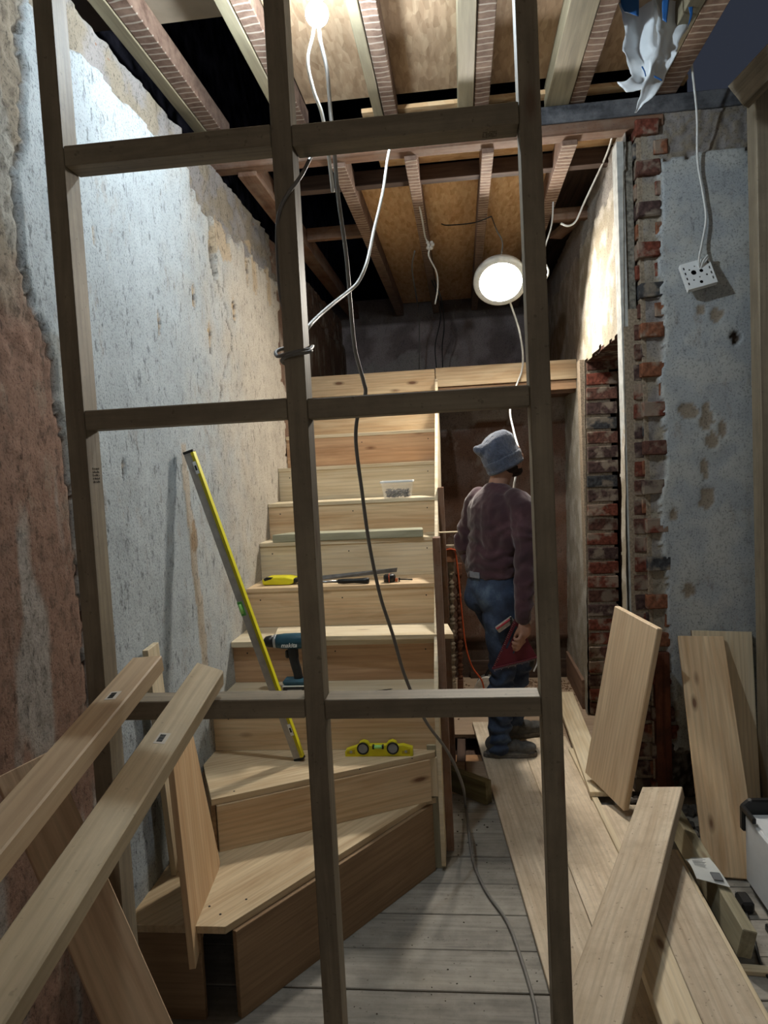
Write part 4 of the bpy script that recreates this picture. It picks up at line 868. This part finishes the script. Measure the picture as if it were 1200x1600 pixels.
adopt(ps_, cloth('sheet', [[(0.673, 3.0, 3.43), (0.684, 3.0, 3.286), (0.703, 3.02, 3.212), (0.717, 3.0, 3.116), (0.73, 3.0, 3.059), (0.71, 2.98, 3.023), (0.667, 2.98, 3.03)],
   [(0.753, 3.05, 3.452), (0.763, 3.06, 3.313), (0.773, 3.06, 3.215), (0.775, 3.04, 3.131), (0.779, 3.02, 3.077), (0.753, 3.0, 3.016), (0.681, 2.98, 2.999)],
   [(0.806, 2.98, 3.401), (0.807, 2.98, 3.26), (0.805, 2.98, 3.178), (0.791, 2.97, 3.104), (0.78, 2.97, 3.046), (0.752, 2.97, 2.992), (0.688, 2.97, 2.977)],
   [(0.867, 3.03, 3.425), (0.847, 3.02, 3.279), (0.834, 3.0, 3.174), (0.825, 2.99, 3.099), (0.801, 2.98, 3.037), (0.759, 2.97, 2.977), (0.707, 2.97, 2.973)]], POLY, seed=1),
  cloth('sheet_tail', [[(0.801, 2.96, 3.389), (0.81, 2.96, 3.225), (0.805, 2.95, 3.126), (0.794, 2.95, 3.069), (0.769, 2.95, 3.013), (0.747, 2.95, 2.956), (0.731, 2.95, 2.904), (0.721, 2.95, 2.893)],
   [(0.888, 3.02, 3.417), (0.894, 3.02, 3.25), (0.876, 3.0, 3.158), (0.853, 2.99, 3.096), (0.821, 2.98, 3.042), (0.793, 2.97, 2.985), (0.755, 2.96, 2.925), (0.726, 2.95, 2.892)],
   [(0.971, 3.0, 3.394), (0.944, 3.0, 3.233), (0.908, 2.98, 3.155), (0.876, 2.97, 3.094), (0.841, 2.97, 3.039), (0.813, 2.96, 2.971), (0.762, 2.95, 2.919), (0.731, 2.95, 2.89)]], POLY, seed=4))
BLUEP = plain('blue_print', '#2a5f9e', .4, 0, .05)
adopt(ps_, cloth('blue_print', [[(0.815, 2.9, 3.303), (0.814, 2.9, 3.235), (0.815, 2.9, 3.185)], [(0.847, 2.9, 3.3), (0.836, 2.9, 3.228), (0.83, 2.9, 3.174)]], BLUEP, fold=.003),
   cloth('blue_print', [[(0.668, 2.92, 3.333), (0.671, 2.92, 3.273), (0.682, 2.92, 3.244)], [(0.742, 2.92, 3.324), (0.736, 2.92, 3.252), (0.735, 2.92, 3.219)]], BLUEP, fold=.003),
   cloth('blue_print', [[(0.909, 2.9, 3.224), (0.913, 2.9, 3.19), (0.905, 2.9, 3.152)], [(0.925, 2.9, 3.227), (0.922, 2.9, 3.191), (0.91, 2.9, 3.16)]], BLUEP, fold=.003),
   cloth('blue_print', [[(0.737, 2.91, 3.033), (0.746, 2.91, 3.014), (0.75, 2.91, 2.995)], [(0.742, 2.91, 3.035), (0.75, 2.91, 3.016), (0.754, 2.91, 2.997)]], BLUEP, fold=.001),
   cloth('blue_print', [[(0.782, 2.91, 2.996), (0.796, 2.91, 2.988), (0.81, 2.91, 2.979)], [(0.782, 2.91, 2.989), (0.796, 2.91, 2.981), (0.81, 2.91, 2.972)]], BLUEP, fold=.001))

# ================================================ old balusters and circular saw behind the stairs
OLDP = plain('old_cream_paint', '#a89a84', .8, 0, .25, 40, .6); OLDT = wood('stained_turning', '#5b3a2a', '#7b5440', rough=.7)
def baluster(x, y, top, mat, lean, label, n0=0):
    b = empty('baluster', (x, y, FZ)); tag(b, label, 'baluster', None)
    M = Matrix.Translation((x, y, FZ)) @ Matrix.Rotation(lean, 4, 'Y'); prof = [(.018, .14)]
    z = .14
    for i in range(9):
        s = (top-.22)/9; prof += [(.015, z+.01), (.023, z+s*.25), (.012, z+s*.4), (.017, z+s*.75), (.024, z+s*.92)]; z += s
    prof += [(.02, z+.01)]
    bm = bmesh.new(); lathe(bm, prof, M, 14); t_ = bmobj('turned_shaft', bm, mat, None, True)
    bm = bmesh.new(); boxmesh(bm, (-.021, -.021, .0), (.021, .021, .145), .003, M); f_ = bmobj('foot_block', bm, mat)
    bm = bmesh.new(); boxmesh(bm, (-.021, -.021, z), (.021, .021, top), .003, M); h_ = bmobj('top_block', bm, mat); adopt(b, t_, f_, h_)
baluster(-.128, 5.03, 1.0, OLDP, .025, 'cream turned baluster standing beside the stair string')
baluster(-.078, 5.10, .98, OLDT, .03, 'dark brown turned baluster standing right of the cream one')
nw = empty('newel_cap', (-.11, 5.03, .88)); tag(nw, 'brown timber block with a cord around it on top of the balusters', 'timber block')
adopt(nw, box('block', (-.150, 4.99, .89), (-.07, 5.07, .99), wood('block_brown', '#6e4632', '#93664a'), bev=.006), tube('cord', [(-.155, 4.985, .975), (-.10, 4.984, .985), (-.062, 4.988, .975), (-.062, 5.07, .985)], .006, CABO), box('top_strips', (-.145, 4.99, .991), (-.075, 5.06, 1.01), OLDP, bev=.003))
cs = empty('circular_saw', (.08, 5.15, FZ)); tag(cs, 'grey and white circular saw standing on the floor behind the man', 'power saw')
GP = plain('tool_grey', '#cfcabf', .5, .3, .2, 50)
adopt(cs, prism('base_plate', [(.01, 5.08, FZ+.005), (.22, 5.08, FZ+.005), (.22, 5.22, FZ+.005), (.01, 5.22, FZ+.005)], (0, 0, .006), STEEL, bev=.001))
hp = [(.02, 5.11, FZ+.012)]+[(.115-.10*math.cos(a), 5.11, FZ+.02+.13*math.sin(a)) for a in [R(d) for d in range(10, 171, 16)]]+[(.21, 5.11, FZ+.012)]
adopt(cs, prism('blade_guard', hp, (0, .03, 0), GP, bev=.003)); bm = bmesh.new(); lathe(bm, [(.04, 0), (.045, .01), (.045, .08), (.03, .10)], Matrix.Translation((.12, 5.14, FZ+.07)) @ Matrix.Rotation(R(-90), 4, 'X'), 20)
adopt(cs, bmobj('motor', bm, BLACKP, None, True), tube('handle', [(.10, 5.15, FZ+.13), (.14, 5.15, FZ+.19), (.20, 5.15, FZ+.17), (.22, 5.15, FZ+.08)], .013, BLACKP))
bm = bmesh.new(); lathe(bm, [(.075, 0), (.075, .002)], Matrix.Translation((.115, 5.148, FZ+.085)) @ Matrix.Rotation(R(90), 4, 'X'), 36); adopt(cs, bmobj('saw_blade', bm, STEEL))

# ================================================ the man
man = empty('person', (.2, 4.05, FZ))
tag(man, 'man in blue beanie, maroon jumper and jeans standing half turned away beside the stairs', 'person')
def mp(p): return Vector(sc(*p))
fw = Vector((.80, .60, 0)); rt = Vector((.60, -.80, 0))
def remeshed(name, build, vox, mat, smooth=4, disp=None, parent=man):
    bm = bmesh.new(); build(bm); bmesh.ops.recalc_face_normals(bm, faces=bm.faces)
    me = bpy.data.meshes.new(name); bm.to_mesh(me); bm.free(); o = bpy.data.objects.new(name, me); COL.objects.link(o)
    r = o.modifiers.new('r', 'REMESH'); r.mode = 'VOXEL'; r.voxel_size = vox
    if smooth: s_ = o.modifiers.new('s', 'SMOOTH'); s_.iterations = smooth; s_.factor = .6
    bpy.context.view_layer.update()
    m2 = bpy.data.meshes.new_from_object(o.evaluated_get(bpy.context.evaluated_depsgraph_get())); bpy.data.objects.remove(o)
    if disp:
        nr = [v.normal.copy() for v in m2.vertices]
        for v, n_ in zip(m2.vertices, nr): v.co += n_*disp(v.co)
    m2.materials.clear(); m2.materials.append(mat); m2.polygons.foreach_set('use_smooth', [True]*len(m2.polygons)); m2.name = name
    o2 = bpy.data.objects.new(name, m2); COL.objects.link(o2); adopt(parent, o2); return o2
def ell(bm, c, r, axes=None):
    M = Matrix.Translation(c)
    if axes: x, y = axes; M = basis(c, x, y)
    M = M @ Matrix.Diagonal((*r, 1)); bmesh.ops.create_uvsphere(bm, u_segments=20, v_segments=12, radius=1, matrix=M)
def limb(bm, pts, rs, flat=1.0, right=None, seg=16, n=5):
    path = smoothpath(pts, n); k = len(pts)-1; rx_ = []
    for i in range(len(path)):
        t = i/n; a = min(int(t), k-1) if k else 0; rx_.append(rs[a]+(rs[min(a+1, k)]-rs[a])*(t-a))
    rings(bm, path, rx_, [q_*flat for q_ in rx_], right=right, seg=seg)
    ell(bm, path[0], (rx_[0],)*3) if flat > .9 else None; ell(bm, path[-1], (rx_[-1],)*3) if flat > .9 else None
# joints
SH = mp((.175, 3.78, 1.395)); shR = SH+rt*.185; shL = SH-rt*.185+Vector((0, 0, .005))
elR = mp((.295, 3.60, 1.085)); wrR = Vector((0.286, 3.8, 0.743)); knR = Vector((0.295, 3.79, 0.67))
elL = mp((-.000, 3.93, 1.135)); wrL = mp((.075, 3.99, .93)); 
PEL = mp((.135, 3.79, .90)); hpR = PEL+rt*.085-Vector((0, 0, .02)); hpL = PEL-rt*.085-Vector((0, 0, .02))
kR = mp((.165, 3.73, .47)); aR = mp((.135, 3.765, .085)); kL = mp((.262, 3.90, .49)); aL = mp((.225, 4.02, .10))
NB = mp((.185, 3.785, 1.45)); HC = mp((.215, 3.775, 1.60)); hf = Vector((.95, .25, .12)).normalized(); hr = Vector((.25, -.97, 0)).normalized(); hu = hr.cross(hf)
if hu.z < 0: hu = -hu
def hp_(a, b, c): return HC+hf*a+hr*b+hu*c
SKIN = plain('skin', '#a07a68', .55, 0, .08, 25, .15, .3); SKINM = SKIN
def skin(bm):
    limb(bm, [NB-Vector((0, 0, .10)), NB, HC-hu*.06], [.07, .057, .055])
    ell(bm, hp_(-.012, 0, .02), (.100, .078, .108), (hf, hr)); ell(bm, hp_(.03, 0, -.03), (.068, .062, .085), (hf, hr)); ell(bm, hp_(.055, 0, -.085), (.040, .042, .034), (hf, hr))
    ell(bm, hp_(.10, 0, -.012), (.019, .012, .020), (hf, hr)); ell(bm, hp_(.090, 0, .012), (.014, .009, .026), (hf, hr)); ell(bm, hp_(.083, 0, .038), (.016, .045, .012), (hf, hr))
    ell(bm, hp_(.088, 0, -.050), (.014, .024, .008), (hf, hr)); ell(bm, hp_(.086, 0, -.064), (.013, .020, .008), (hf, hr))
    for s in (-1, 1): ell(bm, hp_(-.005, s*.079, .0), (.018, .008, .030), (hf, hr))
    limb(bm, [shR-rt*.03-Vector((0, 0, .03)), elR, wrR], [.038, .036, .027]); limb(bm, [shL+rt*.03-Vector((0, 0, .03)), elL, wrL], [.038, .036, .027])
    rings(bm, [PEL-Vector((0, 0, .05)), PEL+Vector((0, 0, .15)), SH-Vector((0, 0, .1)), SH+Vector((0, 0, .03))], [.12, .11, .14, .08], [.08, .08, .09, .06], right=rt, seg=20)
    limb(bm, [hpR, kR, aR], [.065, .048, .035]); limb(bm, [hpL, kL, aL], [.065, .048, .035])
    # right hand, back of the hand to us, fingers curled round the edge of the square
    hd = (knR-wrR).normalized(); side = Vector((-.95, -.15, -.2)).normalized()
    palm = wrR.lerp(knR, .65); ell(bm, palm, (.05, .040, .019), (hd, Vector((.75, .5, 0))))
    k0 = wrR+hd*.085
    for i, (L_, r_) in enumerate(((.037, .0098), (.041, .0102), (.038, .0097), (.030, .0086))):
        base_ = k0+Vector((-.022+.0*i, -.012+.008*i, .018-.0215*i)); a1 = base_+Vector((-.004*i, -.012, -.012))+Vector((-.5, -.25, -.55))*L_*.7
        a2 = a1+Vector((-.85, .10, -.25))*L_*.62; a3 = a2+Vector((-.35, .65, .35))*L_*.45
        limb(bm, [base_+Vector((.014, .004, .012)), base_, a1, a2, a3], [r_*1.15, r_*1.15, r_*1.05, r_*.95, r_*.8], seg=10, n=3)
    limb(bm, [wrR+hd*.03+Vector((-.012, -.01, 0)), wrR+hd*.055+Vector((-.032, -.008, 0)), wrR+hd*.075+Vector((-.047, .006, -.004)), wrR+hd*.088+Vector((-.057, .016, -.012))], [.014, .0125, .011, .0095], seg=10, n=3)
    # left hand resting at the front of the waist
    hl = Vector((.7, .35, -.5)).normalized(); ell(bm, wrL+hl*.05, (.052, .040, .017), (hl, rt))
    for i in range(4): limb(bm, [wrL+hl*.075+rt*(.03-.02*i), wrL+hl*.115+rt*(.034-.022*i)-Vector((0, 0, .01)), wrL+hl*.14+rt*(.034-.022*i)-Vector((0, 0, .03))], [.009, .009, .0075], seg=8, n=3)
    limb(bm, [wrL+hl*.03+rt*.03, wrL+hl*.06+rt*.055, wrL+hl*.085+rt*.06], [.012, .0105, .009], seg=8, n=3)
remeshed('body', skin, .0048, SKIN, 3)
JUMP = NT('maroon_jumper'); mpj = coords(JUMP, (1, 1, 1), False); nj = JUMP.n('TexNoise', Scale=4.5, Detail=5.0, Roughness=.6); JUMP.l(mpj, 0, nj, 0)
gp_ = JUMP.n('NewGeometry'); rj = JUMP.ramp(nj, 0, [(.42, lin('#321d26')), (.58, lin('#40252e')), (.76, lin('#5e444c'))]); JUMP.l(rj, 0, JUMP.b, 'Base Color'); JUMP.b.inputs['Roughness'].default_value = .95; JUMP.b.inputs['Sheen Weight'].default_value = .3
nj2 = JUMP.n('TexNoise', Scale=220.0); JUMP.l(mpj, 0, nj2, 0); JUMP.bump(nj2, 0, .4, .002)
def jumper(bm):
    w0 = PEL+Vector((0, 0, .085)); pts = [w0, w0+Vector((0, 0, .06)), PEL.lerp(SH, .45)+Vector((0, 0, .03)), SH-Vector((0, 0, .17))-fw*.01, SH-Vector((0, 0, .06))-fw*.015, SH+Vector((0, 0, .015)), NB+Vector((0, 0, .012))]
    path = smoothpath(pts, 4); tabx = [.165, .178, .175, .192, .195, .135, .066]; taby = [.118, .125, .118, .130, .118, .082, .062]
    X_ = [tabx[min(i//4, 6)]+(tabx[min(i//4+1, 6)]-tabx[min(i//4, 6)])*((i % 4)/4) for i in range(len(path))]
    Y_ = [taby[min(i//4, 6)]+(taby[min(i//4+1, 6)]-taby[min(i//4, 6)])*((i % 4)/4) for i in range(len(path))]
    rings(bm, path, X_, Y_, right=rt, seg=28)
    limb(bm, [shR-rt*.03-Vector((0, 0, .015)), shR+rt*.012-Vector((0, 0, .05)), shR.lerp(elR, .55)+rt*.01, elR, elR.lerp(wrR, .5), wrR+Vector((0, 0, .03)), wrR+Vector((0, 0, .012))], [.066, .071, .063, .058, .052, .046, .040])
    limb(bm, [shL+rt*.03-Vector((0, 0, .015)), shL-rt*.01-Vector((0, 0, .05)), shL.lerp(elL, .55), elL, elL.lerp(wrL, .5), wrL], [.066, .070, .062, .057, .050, .040])
def folds(co):
    z = co.z; d = .006*fb(co, 11, 3)+.006*math.sin(z*70+8*fb(co, 5, 2))*sm(abs(z-1.1), .30, .0)
    d += .006*max(0, math.sin(z*95+6*fb((co.x, co.y, 2), 9, 2)))*(1 if (co.x > .27 and z < .98) else .2)
    d -= .006*max(0, math.cos((co-SH).dot(rt)*55))*sm(abs(z-1.2), .3, 0)*(1 if (co-SH).dot(fw) < 0 else 0)
    return d
remeshed('jumper', jumper, .0075, JUMP.m, 4, folds)
DEN = NT('denim'); mpd = coords(DEN, (1, 1, 1), False); nd_ = DEN.n('TexNoise', Scale=6.0, Detail=6.0, Roughness=.65); DEN.l(mpd, 0, nd_, 0)
rd_ = DEN.ramp(nd_, 0, [(.35, lin('#232b3d')), (.55, lin('#34435c')), (.72, lin('#5e7186'))]); DEN.l(rd_, 0, DEN.b, 'Base Color'); DEN.b.inputs['Roughness'].default_value = .9
nd2 = DEN.n('TexNoise', Scale=160.0); DEN.l(mpd, 0, nd2, 0); DEN.bump(nd2, 0, .3, .002)
def jeans(bm):
    path = [PEL+Vector((0, 0, .125)), PEL+Vector((0, 0, .06)), PEL, PEL-Vector((0, 0, .06))]; rings(bm, smoothpath(path, 4), [.152+.022*min(1, i/6) for i in range(13)], [.105+.024*min(1, i/6) for i in range(13)], right=rt, seg=26)
    ell(bm, PEL-fw*.055+rt*.06-Vector((0, 0, .02)), (.085, .085, .10)); ell(bm, PEL-fw*.055-rt*.06-Vector((0, 0, .02)), (.085, .085, .10))
    limb(bm, [hpR, hpR.lerp(kR, .3)-fw*.012, hpR.lerp(kR, .7), kR, kR.lerp(aR, .35)-fw*.012, kR.lerp(aR, .75), aR+Vector((0, 0, .02)), aR-Vector((0, 0, .005))], [.100, .100, .082, .070, .070, .061, .060, .062])
    limb(bm, [hpL, hpL.lerp(kL, .3), hpL.lerp(kL, .7), kL, kL.lerp(aL, .35)-fw*.015, kL.lerp(aL, .75), aL+Vector((0, 0, .02))], [.098, .098, .082, .072, .068, .059, .058])
def jf(co):
    z = co.z; k = sm(z, .55, .2)+.5*sm(abs(z-.42), .12, 0)
    return .004*fb(co, 10, 3)+.0075*k*math.sin(z*85+7*fb(co, 6, 2))+.003*math.sin(z*50+co.x*40)
remeshed('jeans', jeans, .007, DEN.m, 4, jf)
bmw = bmesh.new(); rings(bmw, [PEL+Vector((0, 0, .098)), PEL+Vector((0, 0, .13))], [.160, .157], [.113, .110], right=rt, seg=40); adopt(man, bmobj('waistband', bmw, DEN.m, None, True))
adopt(man, tag(pose('jeans_patch', (tuple(PEL+Vector((0, 0, .09))-fw*.118-rt*.045), tuple(rt), (0, 0, 1), (.085, .034, .006)), plain('leather_patch', '#8c93a0', .8)), 'pale rectangular patch on the waistband'))
WOOL = NT('blue_wool'); mw = coords(WOOL, (1, 1, 1), False); nw_ = WOOL.n('TexNoise', Scale=55.0, Detail=6.0, Roughness=.75); WOOL.l(mw, 0, nw_, 0)
rw_ = WOOL.ramp(nw_, 0, [(.35, lin('#2b3448')), (.7, lin('#515d76'))]); WOOL.l(rw_, 0, WOOL.b, 'Base Color'); WOOL.b.inputs['Roughness'].default_value = 1; WOOL.b.inputs['Sheen Weight'].default_value = .5; WOOL.bump(nw_, 0, 1.0, .012)
bu = (hu-hf*.30).normalized(); bf = hr.cross(bu); bf = bf if bf.dot(hf) > 0 else -bf
def beanie(bm):
    cpt = HC-hf*.012+hu*.012
    path = [cpt-bu*.062, cpt-bu*.03, cpt+bu*.02, cpt+bu*.065, cpt+bu*.098-hf*.008, cpt+bu*.118-hf*.014]
    rings(bm, smoothpath(path, 4), [.098, .101, .104, .104, .104, .107, .108, .108, .108, .109, .109, .108, .107, .104, .100, .094, .088, .078, .066, .052, .038], [q_*.86 for q_ in [.098, .101, .104, .104, .104, .107, .108, .108, .108, .109, .109, .108, .107, .104, .100, .094, .088, .078, .066, .052, .038]], right=tuple(bf), seg=26)
    ell(bm, cpt+bu*.068-bf*.085, (.036, .045, .036), (bf, hr)); ell(bm, cpt+bu*.085-bf*.105, (.022, .03, .022), (bf, hr))
def hatd(co): return .0015*fb(co, 45, 3)+.0025*math.sin((co-HC).dot(bu)*75+4*fb(co, 8, 2))
remeshed('beanie', beanie, .0055, WOOL.m, 3, hatd)
def band(bm):
    cpt = HC-hf*.012+hu*.012; p = [cpt-bu*.078, cpt-bu*.070, cpt-bu*.04, cpt-bu*.012, cpt-bu*.006]
    rings(bm, p, [.100, .106, .110, .112, .106], [.086, .092, .096, .097, .092], right=tuple(bf), seg=30)
remeshed('beanie_cuff', band, .006, WOOL.m, 2, hatd)
def beard(bm):
    ell(bm, hp_(.052, 0, -.088), (.046, .047, .032), (hf, hr)); ell(bm, hp_(.020, .0, -.062), (.060, .066, .042), (hf, hr)); ell(bm, hp_(.086, 0, -.040), (.012, .028, .007), (hf, hr))
remeshed('beard', beard, .0045, plain('dark_beard', '#2b201c', .95, 0, .2, 120, .8), 2, lambda c_: .002*fb(c_, 90, 2))
for s in (-1, 1):
    bm = bmesh.new(); ell(bm, hp_(.079, s*.031, .022), (.010, .013, .009), (hf, hr)); adopt(man, bmobj('eye', bm, plain('eye_white', '#b9b3ac', .3), None, True))
SHOE = plain('grey_suede', '#5a5957', .85, 0, .25, 40, .4); SOLE = plain('dusty_sole', '#6c6760', .8, 0, .2, 60)
def shoe(ank, d, lab, lift=0.0):
    d = Vector(d).normalized(); sd_ = Vector((0, 0, 1)).cross(d); base_ = Vector((ank.x, ank.y, FZ+.021+lift))-d*.075
    def up(bm):
        ell(bm, base_+d*.055+Vector((0, 0, .055)), (.062, .042, .052), (d, sd_)); ell(bm, base_+d*.13+Vector((0, 0, .040)), (.085, .043, .040), (d, sd_)); ell(bm, base_+d*.215+Vector((0, 0, .030)), (.068, .047, .032), (d, sd_))
        limb(bm, [base_+d*.065+Vector((0, 0, .06)), base_+d*.07+Vector((0, 0, .10))], [.047, .045]); rings(bm, [base_+Vector((0, 0, .004))+d*.0, base_+d*.27+Vector((0, 0, .004))], [.036, .040], [.012, .012], right=sd_, seg=12)
    s1 = remeshed('shoe', up, .0055, SHOE, 3, lambda c_: .002*fb(c_, 25, 2)); s1['label'] = lab
    out = []
    for i in range(28):
        a = 2*math.pi*i/28; u = math.cos(a); wv = .041+.008*(u+.2) if u > 0 else .038; out.append(base_+d*(.133+.152*u)+sd_*(wv*math.sin(a)*(1 if abs(u) < .8 else 1.05))+Vector((0, 0, -.020)))
    so = prism('sole', out, (0, 0, .027), SOLE, bev=.004); adopt(man, so)
    for i in range(4):
        c0 = base_+d*(.125+.022*i)+Vector((0, 0, .079-.009*i)); t_ = tube('lace', [c0-sd_*.024-Vector((0, 0, .004)), c0+Vector((0, 0, .004)), c0+sd_*.024-Vector((0, 0, .004))], .0028, BLACKP); adopt(man, t_)
shoe(aR, (1, .03, 0), 'right shoe, grey suede dusted with plaster', .022); shoe(aL, (.93, .36, 0), 'left shoe, mostly hidden behind the rail', .022)
# knee pad on the bent left knee
bm = bmesh.new(); ell(bm, kL+fw*.05-Vector((0, 0, .0)), (.045, .062, .075), (fw, rt)); adopt(man, bmobj('knee_pad', bm, BLACKP, None, True))
# speed square in his right hand
sq_ = empty('speed_square', tuple(mp((.22, 3.57, .6)))); tag(sq_, 'dark red triangular roofing square held in the man\'s right hand', 'square')
REDP = plain('dark_red_metal', '#611a28', .5, .2, .12, 20)
qa, qb, qc = Vector((0.25, 3.81, 0.759)), Vector((0.116, 3.82, 0.477)), Vector((0.352, 3.81, 0.537))
Mq = basis(qb, qa-qb, qc-qb); La = (qa-qb).length; inv = Mq.inverted(); c2 = inv @ qc; cx, cy = c2.x, c2.y
def bq(a, b, c): return (La*a+cx*c, cy*c)          # barycentric to plate coordinates
tri = [bq(1, 0, 0), bq(0, 1, 0), bq(0, 0, 1)]
slot = [bq(.80, 0, .10), bq(.38, 0, .10), bq(.34, 0, .16), bq(.76, 0, .17)]
slot2 = [bq(.52, 0, .30), bq(.22, 0, .34), bq(.20, 0, .38), bq(.48, 0, .37)]
hl_ = [circ(*bq(.12+.11*i, 0, .045), .0032, 8) for i in range(8)]
adopt(sq_, plate('plate', tri, [slot, slot2]+hl_, .004, Mq, REDP))
bm = bmesh.new(); e1 = inv @ qb; ed = Vector((cx, cy, 0)).normalized(); Me = Mq @ basis((0, 0, -.008), ed, (-ed.y, ed.x, 0)); boxmesh(bm, (0, -.004 if True else 0, 0), (Vector((cx, cy, 0)).length, .003, .020), .001, Me); adopt(sq_, bmobj('fence', bm, REDP))
bm = bmesh.new(); Lc = Vector((cx, cy, 0)).length
for zf in (-.0013, .0043):
    for i in range(30): boxmesh(bm, (.008+i*(Lc-.02)/30, .006, zf), (.0095+i*(Lc-.02)/30, .014 if i % 5 else .019, zf+.0009), 0, Mq @ basis((0, 0, 0), ed, (-ed.y, ed.x, 0)))
    for i in range(26):
        a = .06+i*.034; p_ = Vector((*bq(a, 0, .012), zf)); boxmesh(bm, tuple(p_), (p_.x+.0012, p_.y+(.004 if i % 4 else .008)*(1 if cy > 0 else -1), p_.z+.0009), 0, Mq)
adopt(sq_, bmobj('scale_marks', bm, plain('mark_white', '#cbb7b4', .6)))
adopt(sq_, tube('lanyard', [tuple(qc+Vector((.004, -.004, .01))), tuple(qc+Vector((.0, -.004, -.03))), tuple(qc+Vector((-.02, -.004, -.075)))], .004, CABW))
uk = empty('utility_knife', tuple(mp((.20, 3.63, .72)))); tag(uk, 'small grey knife with a red stripe tucked at the man\'s back pocket', 'knife')
k1, k2 = Vector((0.142, 3.84, 0.689)), Vector((0.229, 3.84, 0.749)); kd = (k2-k1); 
adopt(uk, pose('body', (tuple(k1), tuple(kd), (0, .2, -1), (kd.length, .036, .022)), GP, bev=.004), pose('stripe', (tuple(k1-Vector((-.004, .006, .0))), tuple(kd), (0, .2, -1), (kd.length*.9, .010, .012)), plain('red_stripe', '#b23a46', .5), bev=.002),
      pose('belt_hook', (tuple(k2+Vector((-.01, .0, .0))), (.1, .2, -1), (1, 0, 0), (.06, .012, .03)), BLACKP))
